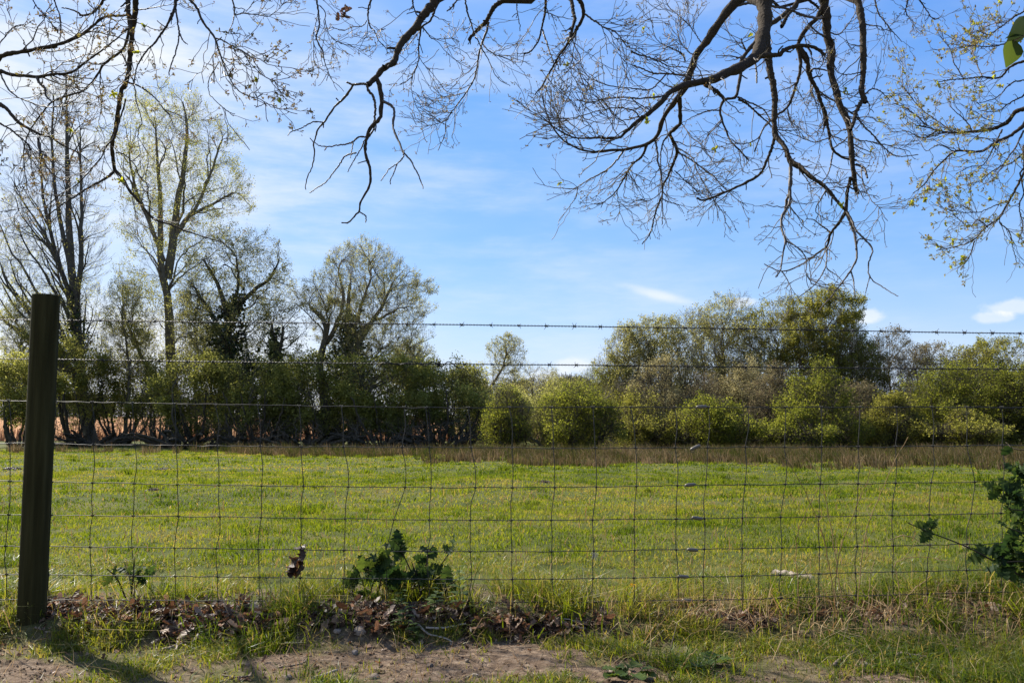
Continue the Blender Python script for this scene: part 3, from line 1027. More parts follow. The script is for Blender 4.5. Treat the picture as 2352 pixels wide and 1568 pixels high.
MID = [
 ("B", 58, 34, .15, "1110,0 1080,50 1030,110 980,180 930,240 880,300 850,360 835,420 810,450 740,490 700,535 650,590"),
 ("B", 18, 12, .0, "650,590 600,585 540,590 500,575"),
 ("B", 18, 6, .05, "545,590 510,640 470,690 420,740 380,800 335,860 290,915 280,970 270,1000 275,1070 265,1150 250,1190 215,1275 218,1325"),
 ("B", 10, 6, .0, "335,855 265,855 210,885 150,910 110,925 90,945"),
 ("B", 32, 9, .05, "700,535 725,600 740,690 735,760 730,810 690,860 655,900 640,950 630,1000 625,1070 645,1130 660,1180 665,1250 650,1310 620,1370 595,1410 585,1470 545,1520 510,1550 465,1553"),
 ("B", 18, 13, .0, "640,600 650,640 680,670 695,730 700,790 692,850 690,900 655,955"),
 ("B", 20, 7, .05, "742,705 800,730 830,770 830,830 825,890 850,950 880,1000 905,1060 950,1110 975,1170 1000,1220 1020,1270 1035,1315"),
 ("B", 10, 6, .0, "897,1050 890,1100 850,1145 800,1180 770,1220 738,1260"), ("B", 8, 6, .0, "850,1145 825,1210 805,1250 802,1285"),
 ("B", 13, 6, .05, "640,952 580,960 540,990 480,1005 420,1018 360,1025 300,1010 270,990 245,965"),
 ("B", 10, 6, .0, "630,970 600,1040 560,1095 530,1150 505,1200"), ("B", 11, 6, .0, "565,1065 510,1080 480,1100 460,1140 420,1190 380,1240 350,1275 300,1305 240,1345"),
 ("B", 8, 5, .0, "545,990 535,1050 525,1100"), ("B", 9, 6, .0, "585,1470 610,1490 635,1510 632,1550"), ("B", 6, 4, 0, "360,1025 345,1050"), ("B", 8, 5, 0, "335,860 338,890"), ("B", 8, 5, 0, "440,700 425,685"),
 ("B", 16, 5, .9, "1150,0 1120,60 1085,150 1030,190 1015,260 1005,330 1005,400 980,480 950,540 910,570 870,590"),
 ("B", 9, 3, 1.0, "1030,190 1070,240 1100,270 1170,275 1260,265"), ("B", 10, 7, .5, "960,0 970,60 1000,125"),
 ("B", 13, 4, 1.0, "665,0 645,70 645,145 660,190 700,240 720,290 760,330 790,380"), ("B", 7, 3, 1.1, "640,145 605,185 540,190 480,215 420,200 390,180"),
 ("B", 13, 3, .8, "290,0 305,100 310,180 290,250 300,310 330,360 345,430 375,510 400,560 450,600 480,640"),
 ("B", 7, 3, 1.0, "310,40 350,80 360,150 380,220 420,270 470,300 560,315 640,325"), ("B", 6, 3, 1, "300,100 270,220 270,330 270,420 300,480"), ("B", 5, 3, 1, "375,500 330,570 305,600"),
 ("B", 34, 20, .3, "1600,0 1540,40 1500,100 1470,150 1420,200 1370,250 1350,285"),
 ("B", 15, 5, 1.1, "1490,150 1470,230 1445,310 1425,380 1410,470 1390,550 1340,640 1290,710 1240,780 1210,830 1195,870 1190,940 1160,1000 1135,1050"),
 ("B", 11, 4, 1.2, "1330,0 1340,80 1370,160 1390,230 1430,320 1480,390 1510,450 1540,510 1580,555 1640,600"),
 ("B", 8, 3, 1.2, "1450,310 1500,360 1560,390 1620,415 1690,460 1740,510"), ("B", 16, 9, .7, "1890,0 1880,90 1860,190 1840,270 1800,340 1775,365 1735,378"),
 ("B", 12, 8, .8, "1865,210 1890,290 1910,360 1945,440"), ("B", 6, 3, 1.2, "1210,830 1150,855 1080,875 1030,890"), ("B", 6, 3, 1.2, "1240,790 1170,775 1110,755 1060,740"),
 ("B", 6, 3, 1.2, "1345,640 1280,660 1180,680 1100,640 1065,590"), ("B", 9, 7, .0, "1270,0 1240,40 1200,80"), ("B", 6, 4, .8, "1680,0 1690,90 1710,190"),
 ("B", 6, 3, 1.1, "1880,50 1820,130 1760,230 1640,330 1560,355"), ("B", 5, 3, 1.2, "1005,400 1040,450 1080,490"), ("B", 5, 3, .8, "955,540 950,640 980,740 1030,810"),
 ("C", 26, 9, .9, "380,0 405,60 400,130 350,220 290,310 240,390 200,450 150,540 110,610 70,658"), ("C", 24, 18, .6, "325,0 335,80 345,140 330,200 300,290"),
 ("C", 13, 4, 1.2, "410,100 470,140 540,190 600,220 650,260 690,310 740,340 850,345"), ("C", 8, 4, 1.2, "355,180 355,260 335,370 315,470"),
 ("C", 5, 3, 1.2, "315,470 330,530 320,620 300,690"), ("C", 6, 3, 1.2, "540,190 560,260 570,340 575,380"),
]
RIGHT = [
 ("C", 62, 8, .8, "1480,0 1420,70 1370,140 1330,200 1290,270 1240,330 1200,400 1180,470 1150,550 1120,630 1075,690 1020,760 970,840 940,930 900,980 850,1010 780,1025 690,1045 560,1050 480,1060 400,1040 330,1015 260,965 200,900 150,800 120,670"),
 ("C", 96, 7, .9, "1660,0 1670,100 1665,200 1645,300 1625,380 1590,425 1550,448 1480,490 1400,520 1320,560 1240,580 1160,590 1090,610 1010,650 950,720 880,790 800,850 730,910 670,965 590,975 500,970 400,975 330,960 250,920 180,870 110,805"),
 ("C", 46, 32, .3, "1680,280 1690,400 1700,500 1720,580 1740,700 1740,820 1740,940"),
 ("C", 30, 13, .5, "1740,940 1790,1000 1830,1080 1860,1130 1920,1160 1960,1200 2020,1250 2091,1290"),
 ("C", 34, 9, .6, "1900,0 1880,50 1830,90 1760,140 1700,190 1640,260 1590,320 1540,380 1510,430 1505,520 1490,620 1470,680 1390,700 1360,760 1370,830 1400,900 1440,980 1500,1050 1560,1120"),
 ("C", 26, 18, .6, "1250,590 1310,620 1360,660 1390,700"),
 ("C", 15, 5, .8, "1490,690 1560,730 1630,790 1700,850 1760,900 1850,910 1950,900"), ("C", 12, 5, .8, "1480,680 1560,720 1650,760 1700,830 1760,910 1830,990"),
 ("C", 28, 7, .7, "1080,690 1085,780 1090,860 1040,910 1015,935 1040,1000 1065,1060 1040,1140 1020,1190 990,1250 960,1300 955,1370 930,1430 905,1500 890,1568 860,1650 815,1700"),
 ("C", 8, 4, 1.0, "1090,860 1150,950 1200,990 1260,1030"), ("C", 13, 4, 1.0, "1070,1060 1140,1100 1200,1140 1270,1190 1330,1230 1380,1290 1440,1340 1500,1400 1550,1440"),
 ("C", 18, 6, 1.0, "850,1010 820,1080 740,1160 700,1230 660,1300 620,1350 560,1400 500,1430"), ("C", 13, 4, 1.1, "690,1045 650,1100 570,1180 500,1220 430,1260 370,1300 300,1320 220,1310 130,1290"),
 ("C", 14, 6, .8, "910,980 925,1070 930,1150 950,1230 960,1320 960,1400 955,1568"), ("C", 12, 6, .8, "1000,945 970,980 950,1050 945,1150 955,1250"),
 ("C", 10, 4, 1.0, "1030,1000 1100,1050 1170,1110 1200,1200 1250,1290 1310,1390 1350,1450 1400,1530"),
 ("C", 14, 9, 1.1, "1150,530 1060,515 990,510 900,505 850,490 760,460"), ("C", 11, 4, 1.2, "985,515 940,570 880,615 800,615 700,605 600,595 510,570 440,530 400,480 360,400"),
 ("C", 13, 4, 1.2, "1010,650 960,670 880,685 800,690 740,685 640,690 540,700 450,715 390,700 350,640"), ("C", 8, 5, 1.0, "870,770 820,740 760,700 730,680"),
 ("C", 10, 4, 1.2, "810,830 760,770 700,755 620,750 520,770 420,800 320,825 200,830 140,820"), ("C", 22, 12, .7, "1740,950 1720,1050 1690,1120 1650,1210 1580,1260 1510,1300 1440,1335 1360,1360 1290,1385 1245,1395 1195,1380"),
 ("C", 12, 5, .9, "1740,820 1680,880 1620,970 1540,1000 1480,1000 1440,970"),
 ("C", 30, 8, .6, "2090,20 2060,80 2040,130 1980,190 1940,250 1905,320 1920,400 1920,500 1890,600 1860,700 1830,760 1760,820 1680,880 1640,960 1600,1060"),
 ("C", 30, 20, .4, "1640,395 1690,390 1770,385 1820,350 1900,325 1960,320 2030,340 2090,385"), ("C", 27, 18, .5, "1905,330 1960,400 1975,480 2000,550 2040,630 2065,720 2085,800 2091,880"),
 ("C", 18, 10, .6, "1450,50 1520,25 1580,15 1650,30 1750,50 1820,60 1870,80 1940,110 2060,135"), ("C", 22, 9, .7, "1850,1110 1860,1200 1860,1290 1850,1330 1835,1400 1830,1470 1795,1510 1790,1568 1800,1640"),
 ("C", 13, 10, .2, "1600,330 1605,420 1615,500 1615,580"), ("C", 12, 5, 1.2, "740,360 800,390 870,410 950,440 1010,470 1100,470 1170,480"),
 ("C", 10, 4, 1.0, "1360,770 1280,770 1200,800 1130,840 1090,860"), ("C", 7, 3, 1.0, "1370,830 1320,890 1270,950 1250,1040"), ("C", 13, 9, .6, "1590,330 1550,360 1520,310 1505,270"),
 ("C", 10, 3, 1.2, "1120,430 1100,380 1040,340 950,300 900,240 885,140"), ("C", 8, 3, 1.2, "1240,310 1200,250 1150,180 1130,100 1130,30"), ("C", 7, 3, 1.2, "1150,180 1090,120 1030,70 980,20"),
 ("C", 7, 3, 1.2, "1200,400 1130,350 1080,290 1060,200 1055,130"), ("C", 7, 3, 1.2, "670,965 620,900 590,830 520,780"), ("C", 7, 3, 1.2, "730,910 690,850 650,830"),
 ("C", 6, 3, 1.2, "400,1040 380,980 300,900 240,830 210,760"), ("C", 7, 3, 1.2, "500,970 470,900 430,850 380,780 340,700"), ("C", 7, 3, 1.2, "640,1320 650,1390 660,1470 620,1540"),
 ("C", 7, 3, 1.2, "370,1300 350,1380 300,1450 240,1540"), ("C", 8, 3, 1.1, "960,1390 1010,1410 1070,1430 1110,1490"), ("C", 6, 3, 1.1, "955,1330 900,1380 840,1400 760,1370"),
 ("C", 8, 4, 1.0, "1040,1190 1100,1250 1160,1300 1220,1340 1330,1330"), ("C", 6, 3, 1.0, "1300,1330 1400,1270 1500,1190 1560,1120"), ("C", 10, 4, .8, "1830,760 1850,840 1910,890"),
 ("D", 42, 20, .5, "525,0 535,80 540,190 565,270 560,340 565,410 590,490 610,560 650,640 660,700 665,760 670,820 680,900 690,980 700,1015"),
 ("D", 32, 24, .5, "700,0 715,80 720,180 720,290 720,380 715,460 720,500 740,535"), ("D", 18, 15, .5, "722,525 690,580 675,640 662,680"),
 ("D", 18, 5, .6, "662,930 640,1020 635,1100 600,1160 555,1220 540,1280 490,1320 430,1360 370,1395 300,1415 210,1380"),
 ("D", 22, 14, .5, "270,700 320,770 350,850 410,880 450,920 520,960 560,1000 600,1050 640,1100"),
 ("D", 15, 7, .6, "350,870 350,960 340,1060 305,1130 310,1200 325,1260 310,1320 300,1400 270,1450"), ("D", 8, 4, .8, "325,1260 380,1290 420,1330 435,1370 430,1420 460,1480"),
 ("D", 11, 4, .3, "640,1100 670,1160 690,1210 740,1260 775,1310 755,1370 765,1440 830,1500 910,1548"), ("D", 4, 3, .1, "765,1440 740,1530"),
 ("D", 13, 5, .3, "638,1120 670,1210 690,1290 690,1360 650,1430 610,1480 560,1550 494,1627"), ("D", 7, 4, .2, "665,1420 680,1490 685,1560"), ("D", 8, 4, .2, "540,1290 535,1390 500,1460 450,1510 390,1553"),
 ("D", 6, 3, .3, "535,1400 600,1450 640,1510"), ("D", 22, 9, .6, "385,250 430,330 440,390 480,460 510,540 530,610 545,690 570,780 620,820 690,840"), ("D", 8, 4, .8, "570,790 560,860 540,920 510,950"),
 ("D", 9, 4, .7, "680,600 740,670 790,720 850,780 910,815 1015,810"), ("D", 9, 7, .5, "500,480 560,520 620,560 680,600"), ("D", 8, 3, 1.0, "570,780 620,750 660,720 720,740 830,750 900,770 970,790"),
 ("D", 13, 9, .2, "690,860 730,880 750,930"), ("D", 6, 3, 1.0, "720,880 730,950 770,1040 810,1080 855,1155"), ("D", 10, 6, .8, "440,390 470,360 545,370"), ("D", 13, 8, .3, "380,70 430,85 510,100"),
 ("D", 20, 8, .3, "300,140 330,90 360,50"), ("D", 13, 7, .9, "440,0 490,40 530,100"), ("D", 11, 6, .9, "540,200 490,170 450,130"), ("D", 8, 4, .4, "555,1215 510,1180 470,1150 430,1145"), ("D", 6, 4, .4, "690,1290 710,1250 775,1258"),
 ("D", 8, 3, 1.3, "730,500 770,470 820,480 870,530"), ("D", 7, 3, 1.3, "545,170 600,180 650,130 690,60"), ("D", 7, 3, 1.3, "790,0 810,70 870,150 930,220"), ("D", 6, 3, 1.3, "300,1415 330,1460 350,1510 352,1568"),
 ("D", 7, 3, 1.2, "540,980 500,1050 480,1110 560,1160"), ("D", 7, 3, 1.2, "680,960 620,980 570,975"), ("D", 6, 3, 1.2, "555,720 480,740 400,720 330,690 290,660"),
 ("D", 6, 3, 1.3, "720,380 650,390 600,380 560,340"), ("D", 6, 3, 1.3, "960,0 950,60 980,110"), ("D", 6, 3, 1.3, "1020,0 1060,60 1090,100 1120,100"),
]
FAR = [
 ("E", 20, 5, 1.2, "1568,570 1520,590 1480,640 1420,670 1350,685 1260,690 1190,690 1120,680 1060,660 1000,655"), ("E", 15, 4, 1.0, "1568,650 1500,700 1420,740 1340,790 1250,785 1200,790 1140,845 1090,900 1050,960 990,1010"),
 ("E", 11, 4, 1.0, "1568,900 1530,970 1490,1050 1440,1150 1380,1190 1310,1260 1220,1290 1110,1310"), ("E", 6, 3, 1.0, "1440,1160 1490,1210 1510,1290 1530,1370"), ("E", 6, 3, 1.0, "1490,1050 1420,1070 1330,1110 1240,1110 1160,1090"),
 ("E", 6, 3, 1.0, "1310,1260 1280,1350 1240,1400"), ("E", 11, 4, 1.2, "1568,320 1490,350 1440,400 1350,400 1260,410 1190,415 1120,430"), ("E", 7, 3, 1.3, "1568,190 1500,210 1450,230 1380,240 1290,240 1220,250"),
 ("E", 6, 3, 1.4, "1190,690 1100,620 1030,570 980,520 930,450 930,350 930,280"), ("E", 7, 3, 1.3, "1300,690 1270,640 1190,560 1180,530"), ("E", 7, 3, 1.3, "1450,680 1400,780 1360,860 1290,870 1210,910"),
 ("E", 9, 3, 1.3, "1568,680 1530,760 1480,830 1440,900 1400,960"), ("E", 7, 3, 1.4, "1568,60 1500,100 1430,150 1380,180 1320,160"), ("E", 7, 3, 1.4, "1568,420 1500,440 1440,500 1380,530 1320,540"),
 ("E", 7, 3, 1.4, "1060,660 1000,600 940,560 880,540"), ("E", 6, 3, 1.4, "1120,680 1040,720 960,690 880,690"), ("E", 6, 3, 1.4, "1250,410 1200,330 1180,260 1130,190"), ("E", 6, 3, 1.4, "1350,400 1310,320 1290,220 1310,120"),
 ("E", 7, 3, 1.4, "1568,800 1500,850 1420,880 1350,940 1300,960"), ("E", 7, 3, 1.4, "1568,500 1490,540 1430,580 1340,580"), ("E", 6, 3, 1.4, "1200,790 1120,760 1060,790 1030,750"), ("E", 6, 3, 1.2, "1380,1190 1330,1150 1280,1180 1200,1120"),
 ("E", 6, 3, 1.4, "1568,1010 1540,1080 1560,1180 1540,1270"),
]


def oak(name, label, cat, data, Y0, hub, trunk_base, trunk_r, seed, twig_n, bud_mat, bud_n, bud_size, leaf_frac=0.0, K=56, extra=None, tl=(.12, .40)):
    g = np.random.default_rng(seed)
    root = thing(name, label, cat, (trunk_base[0], trunk_base[1], gz(trunk_base[0], trunk_base[1])))
    hub, tb = np.array(hub, float), np.array(trunk_base, float)
    # trunk standing behind the camera, and the big limb reaching forward
    tt = np.array([[tb[0], tb[1], gz(tb[0], tb[1]) - .2], [tb[0] + .05, tb[1], 1.2], [tb[0] - .06, tb[1] + .1, 2.6], [tb[0] + .02, tb[1] + .2, 4.4], [tb[0] + .15, tb[1] + .1, 6.5]])
    q = resample(tt, 24)
    r = np.interp(np.linspace(0, 1, 24), [0, .05, .15, 1], [1.6, 1.25, 1.0, .6]) * trunk_r
    mb = MB()
    V, F = tubes(q[None], r[None], 18)
    mb.add(V, F, .4)
    mb.build("trunk", M["oak_limb"], root)
    big = resample(np.array([[tb[0] - .02, tb[1] + .15, 3.4], (tb[0] * .5 + hub[0] * .5, tb[1] * .5 + hub[1] * .5, 4.2), hub]), 20)
    big[:, 2] = np.interp(np.linspace(0, 1, 20), [0, .5, 1], [3.4, max(3.9, hub[2] * .95), hub[2]])
    placed, Ps, Rs, TW, depths = [], [], [], [], []
    ext_P, ext_R = [big], [np.linspace(trunk_r * .6, .07, 20)]
    for (c, w0, w1, tw, pts) in data:
        p2 = conv(c, parse(pts))
        s = CR[c][2]
        y0, best = None, 9.0
        for (q2, yq) in placed:
            d = np.hypot(*(q2 - p2[0]).T)
            if d.min() < best:
                best, y0 = d.min(), yq[d.argmin()]
        is_root = y0 is None
        if is_root:
            y0 = Y0 + g.uniform(-.7, .7)
        pp = resample(p2, K)
        kn = np.cumsum(g.normal(size=(14, 2)), axis=0)
        kn -= np.linspace(0, 1, 14)[:, None] * kn[-1]
        pp += np.stack([np.interp(np.linspace(0, 13, K), np.arange(14), kn[:, i]) for i in (0, 1)], -1) * min(1.0, np.hypot(*np.ptp(pp, axis=0)) / 220) * 1.1
        pp[1:] += g.normal(size=(K - 1, 2)) * .5
        arc = np.concatenate([[0], np.cumsum(np.hypot(*np.diff(pp, axis=0).T))]) / FPX * Y0
        sl = g.uniform(-.75, .75)
        Y = np.maximum(y0 + sl * arc + .12 * np.sin(arc * 3 + g.random() * 6) * np.minimum(arc, 1), 1.9)
        q = P(pp[:, 0], pp[:, 1], Y)
        u_ = np.linspace(0, 1, K)
        ln_ = arc[-1] / Y0 * FPX / K
        w = w1 + (w0 - w1) * (1 - u_) ** (1.55 if arc[-1] > 1.2 else 1.1)
        w = w * (1 + .09 * g.normal(size=K) + .10 * (g.random(K) < .12))
        R = np.maximum(.5 * w / s / K_ / FPX * np.linalg.norm(q - EYE, axis=1), .0016)
        placed.append((pp, Y))
        Ps.append(q); Rs.append(R); TW.append(tw)
        edge = p2[0][1] < 4 or p2[0][0] < 4 or p2[0][0] > 2346
        if is_root and edge:
            t0 = norm(q[0] - q[3])
            L = np.linalg.norm(hub - q[0])
            b = resample(np.array([q[0] - t0 * .002, q[0] + t0 * min(.35, .3 * L), q[0] * .4 + hub * .6 + t0 * .15, hub]), 16)
            ext_P.append(resample(b, 20)); ext_R.append(np.linspace(R[0], max(R[0] * 1.5, .03), 20))
    Ps, Rs, TW = np.array(Ps), np.array(Rs), np.array(TW)
    mb = MB()
    for a, b in zip(ext_P, ext_R):
        V, F = tubes(a[None], b[None], 10)
        mb.add(V, F, .4)
    mb.build("bough", M["oak_limb"], root)
    # one limb mesh for each traced branch thick enough to be seen as a limb; thinner ones are twigs
    thick = Rs[:, 0] > .0085
    # each thinner branch belongs to the limb it springs from; one that springs from none is a limb itself
    own = np.arange(len(Ps))
    for i in np.where(~thick)[0]:
        d = [np.linalg.norm(Ps[j] - Ps[i][0], axis=1).min() if j != i and (thick[j] or j < i) else 9 for j in range(len(Ps))]
        j = int(np.argmin(d))
        if d[j] > .05:
            thick[i] = True
        else:
            own[i] = own[j]
    ti = np.where(thick)[0]
    limbs, tms = {}, {}
    for i in ti:
        mb = MB()
        V, F = tubes(Ps[i:i + 1], Rs[i:i + 1], 9)
        mb.add(V, F, .35 + .2 * g.random())
        sp_, sr_ = grow(Ps[i:i + 1], Rs[i:i + 1], 5, (.015, .07), (.7, 1.3), -.05, 0, 4, .2, g, .05, .95, None, .45, .007, .0022, .7, .2)
        V, F = tubes(sp_, sr_, 6, True)
        mb.add(V, F, .3)
        limbs[i] = mb.build("limb", M["oak_limb"], root)
        tms[i] = MB()
    for i in np.where(~thick)[0]:
        V, F = tubes(Ps[i:i + 1], Rs[i:i + 1], 6)
        tms[own[i]].add(V, F, .3)
    # twigs
    sel = np.where(TW > .25)[0]
    n1 = int(twig_n)
    rep = np.repeat(sel, np.maximum(1, (TW[sel] * 6).astype(int)))
    a, ar = grow(Ps[rep], Rs[rep], n1, tl, (.35, .95), .03, .10, 8, .08, g, .15, 1.0, None, .5, .0036, .0016, .5, .5)
    ao = own[rep[grow.idx]]
    b, br = grow(a, ar, int(n1 * 2.0), (.05, .17), (.4, .95), .03, .12, 5, .09, g, .15, 1.0, None, .7, .0026, .0013, .6, .4)
    bo = ao[grow.idx]
    c, cr_ = grow(b, br, int(n1 * 1.6), (.02, .06), (.5, 1.2), .05, 0, 3, .1, g, .2, 1.0, None, .8, .0016, .0011, .8, .4)
    co = bo[grow.idx]
    for Q_, R_, O_, k_, lo in ((a, ar, ao, 4, 0.), (b, br, bo, 3, .3), (c, cr_, co, 3, .4)):
        for i in ti:
            m_ = O_ == i
            if m_.any():
                V, F = tubes(Q_[m_], R_[m_], k_)
                tms[i].add(V, F, np.repeat(lo + (1 - lo) * g.random(int(m_.sum())), Q_.shape[1] * k_))
    for i in ti:
        if tms[i].n:
            tms[i].build("twigs", M["oak_twig"], limbs[i])
    # buds and opening leaves sit at the twig ends
    ends = np.concatenate([c[:, -2:], b[:, -2:]], 0)
    bm = MB()
    V, F, A = leaf_quads(ends, bud_n, bud_size, g, .004, .5, .45)
    bm.add(V, F, A)
    bm.build("buds", M[bud_mat], root, smooth_shade=False)
    if leaf_frac:
        sel = ends[g.random(len(ends)) < leaf_frac]
        bm = MB()
        pts = sel[:, -1]
        m = 7
        cen = np.repeat(pts, m, 0)
        d = norm(g.normal(size=cen.shape))
        T = leaf_template([.04, .2, .28, .3, .22, .03], 1.0, .5, .3)
        V, F = scatter(T[0], T[1], cen, frames(d, norm(g.normal(size=cen.shape))), .012 + .016 * g.random(len(cen)))
        bm.add(V, F, np.repeat(g.random(len(cen)), len(T[0])))
        bm.build("young_leaves", M["bright_leaf"], root, smooth_shade=False)
    if extra:
        extra(root, g)
    return root


def dead_leaf_cluster(root, g):
    mb = MB()
    for (px, py) in ((1326, 70), (1331, 90), (1352, 100), (1365, 95), (1370, 108), (1345, 82)):
        pass
    for k in range(7):
        c = P(783 + g.normal() * 7, 29 + g.normal() * 5, 4.3)
        T = leaf_template(np.array([.02, .10, .20, .13, .27, .17, .30, .2, .22, .06]), 1.0, .7, .6, g.normal(size=10) * .08)
        V, F = scatter(T[0], T[1], c[None], frames(norm(g.normal(size=(1, 3)) + np.array([[0, 0, -.8]])), norm(g.normal(size=(1, 3)))), np.array([.05]))
        mb.add(V, F, .3 + .5 * g.random())
    mb.build("dead_leaf", M["litter"], root, smooth_shade=False)


oak("oak_tree", "bare oak overhanging the top left, twisted dark limbs with opening buds", "tree", LEFT, 4.2, (-3.1, 2.6, 4.6), (-2.3, -1.6), .28, 101, 240, "bud", 7500, .012, .012)
oak("oak_tree", "bare oak with a dead mossy forked branch hanging in the top centre", "tree", MID, 4.4, (.4, 2.4, 4.9), (.6, -2.2), .30, 102, 180, "bud", 3600, .010, 0, extra=dead_leaf_cluster)
oak("oak_tree", "bare oak with a dense spray of dark limbs hanging in the upper right", "tree", RIGHT, 4.8, (2.1, 2.6, 5.2), (2.3, -1.8), .33, 103, 600, "bud", 7000, .010, .006)
oak("oak_tree", "young leafing oak reaching in from the right edge with golden green buds", "tree", FAR, 6.2, (6.6, 5.6, 4.2), (6.4, 3.0), .25, 104, 330, "young_leaf", 7500, .020, .05, tl=(.15, .5))


def ivy_sprig():
    g = np.random.default_rng(61)
    c = P(2352, 125, 1.5)
    root = thing("ivy_sprig", "glossy green ivy leaves hanging close by at the top right corner", "ivy", c)
    T = leaf_template([.03, .30, .42, .40, .30, .16, .02], 1.0, .18, .12)
    for (px, py, d, up, s, v) in ((2330, 92, (-.22, .1, -1), (.25, -1, .2), .052, .9), (2352, 38, (-.45, .2, -1), (.7, -.75, .2), .066, .1), (2352, 82, (-1, 0, -.05), (0, -.5, .8), .035, .6), (2360, 100, (.5, .2, -.8), (0, -1, 0), .05, .5)):
        mb = MB()
        p = P(px, py, 1.5)
        V, F = scatter(T[0], T[1], p[None], frames(norm(np.array([d], float)), norm(np.array([up], float))), np.array([s]))
        mb.add(V, F, v)
        mb.build("leaf", M["holly" if v > .5 else "ivy"], root)
    mb = MB()
    st = P(np.array([2328, 2340, 2352, 2375, 2420, 2440, 2400]), np.array([95, 97, 90, 70, -30, -700, -2200]), 1.5)
    V, F = tubes(resample(st, 40)[None], np.full((1, 40), .0011), 6)
    mb.add(V, F, .6)
    st = P(np.array([2352, 2358, 2375]), np.array([36, 55, 70]), 1.5)
    V, F = tubes(resample(st, 8)[None], np.full((1, 8), .001), 6)
    mb.add(V, F, .6)
    mb.build("stem", M["stick"], root)


ivy_sprig()

# ------------------------------------------------------------------ trees and bushes across the meadow
def envelope(prof, Y, depth=.9, wobble=True):
    ge = np.random.default_rng(int(abs(prof[0][1]) * 7 + Y))
    wob = ge.normal(size=(len(prof), 2))
    if wobble: prof = [(p[0], p[1] + wob[i, 0] * p[2] * .16, p[2] * (1 + .15 * wob[i, 1])) for i, p in enumerate(prof)]
    prof = sorted(prof, key=lambda a: -a[0])
    zs = np.array([P(cx, py, Y)[2] for py, cx, r in prof])
    xs = np.array([P(cx, py, Y)[0] for py, cx, r in prof])
    rs = np.array([r * Y / FPX for py, cx, r in prof])
    def env(q):
        z = q[:, 2]
        r = np.interp(z, zs, rs)
        cx = np.interp(z, zs, xs)
        ins = ((q[:, 0] - cx) / r) ** 2 + ((q[:, 1] - Y) / (r * depth)) ** 2 < 1
        return ins & (z < zs[-1]) & (z > zs[0] - .3)
    def sample(n, g, bias=.42):
        zz = np.linspace(zs[0], zs[-1], 200)
        w = np.maximum(np.interp(zz, zs, rs), .05) ** 1.6
        z = g.choice(zz, n, p=w / w.sum()) + g.normal(size=n) * (zs[-1] - zs[0]) / 300
        r = np.interp(z, zs, rs) * g.random(n) ** bias
        # lumpy outline: the crown swells and thins with direction and height
        a = g.random(n) * 2 * math.pi
        lump = env.lo + (1.27 - env.lo) * vnoise(np.cos(a) * 1.3 + z * .9, np.sin(a) * 1.3 - z * .7, .8, int(zs[0] * 7) % 9)
        r = r * lump
        return np.stack([np.interp(z, zs, xs) + r * np.cos(a), Y + r * depth * np.sin(a), z], -1)
    env.zs, env.xs, env.rs, env.sample = zs, xs, rs, sample
    return env


def reach(Pn, Rn, tg, K, g, slope=None, rr=.6, rmax=1.0, rmin=.004, tip=.3, jit=.05, lift=.12, tmin=.0):
    """Branches from the nearest fitting parent points out to the target points tg."""
    N_, Kp, _ = Pn.shape
    k0 = int(tmin * (Kp - 1))
    pts = Pn[:, k0:Kp].reshape(-1, 3)
    tan = np.gradient(Pn, axis=1)[:, k0:Kp].reshape(-1, 3)
    tan = norm(tan)
    rad = Rn[:, k0:Kp].reshape(-1)
    n = len(tg)
    S, T, r0 = np.empty((n, 3)), np.empty((n, 3)), np.empty(n)
    for a in range(0, n, 400):
        t = tg[a:a + 400]
        D = t[:, None] - pts[None]
        dist = np.linalg.norm(D, axis=2) + 1e-6
        if slope is not None:
            hd = np.hypot(D[:, :, 0], D[:, :, 1])
            cost = hd + .8 * np.abs(D[:, :, 2] - slope * hd - .15) + np.where(D[:, :, 2] < 0, 2.5 * -D[:, :, 2], 0)
        else:
            cs = (D * tan[None]).sum(2) / dist
            cost = dist * (1.75 - cs) - .25 * D[:, :, 2] * (D[:, :, 2] < 0)
        cost = cost * (1 + .18 * g.random(cost.shape))
        j = cost.argmin(1)
        S[a:a + 400], T[a:a + 400], r0[a:a + 400] = pts[j], tan[j], rad[j]
    L = np.linalg.norm(tg - S, axis=1)
    r0 = np.minimum(np.minimum(r0 * rr, rmax), rmin + L * .0135)
    d = norm(tg - S)
    c = S + norm(T * .55 + d * .6) * (L * .45)[:, None]
    e = tg - norm(d * .8 + np.array([0, 0, lift * 2.2])) * (L * .25)[:, None]
    s = np.linspace(0, 1, K)[None, :, None]
    Q = S[:, None] * (1 - s) ** 3 + 3 * c[:, None] * s * (1 - s) ** 2 + 3 * e[:, None] * s ** 2 * (1 - s) + tg[:, None] * s ** 3
    J = np.cumsum(g.normal(size=(n, K, 3)), axis=1) * (jit * L / K ** .5)[:, None, None]
    Q = Q + (J - J[:, :1])
    R = np.maximum(r0[:, None] * (1 - (1 - tip) * s[:, :, 0]), rmin)
    return Q, R


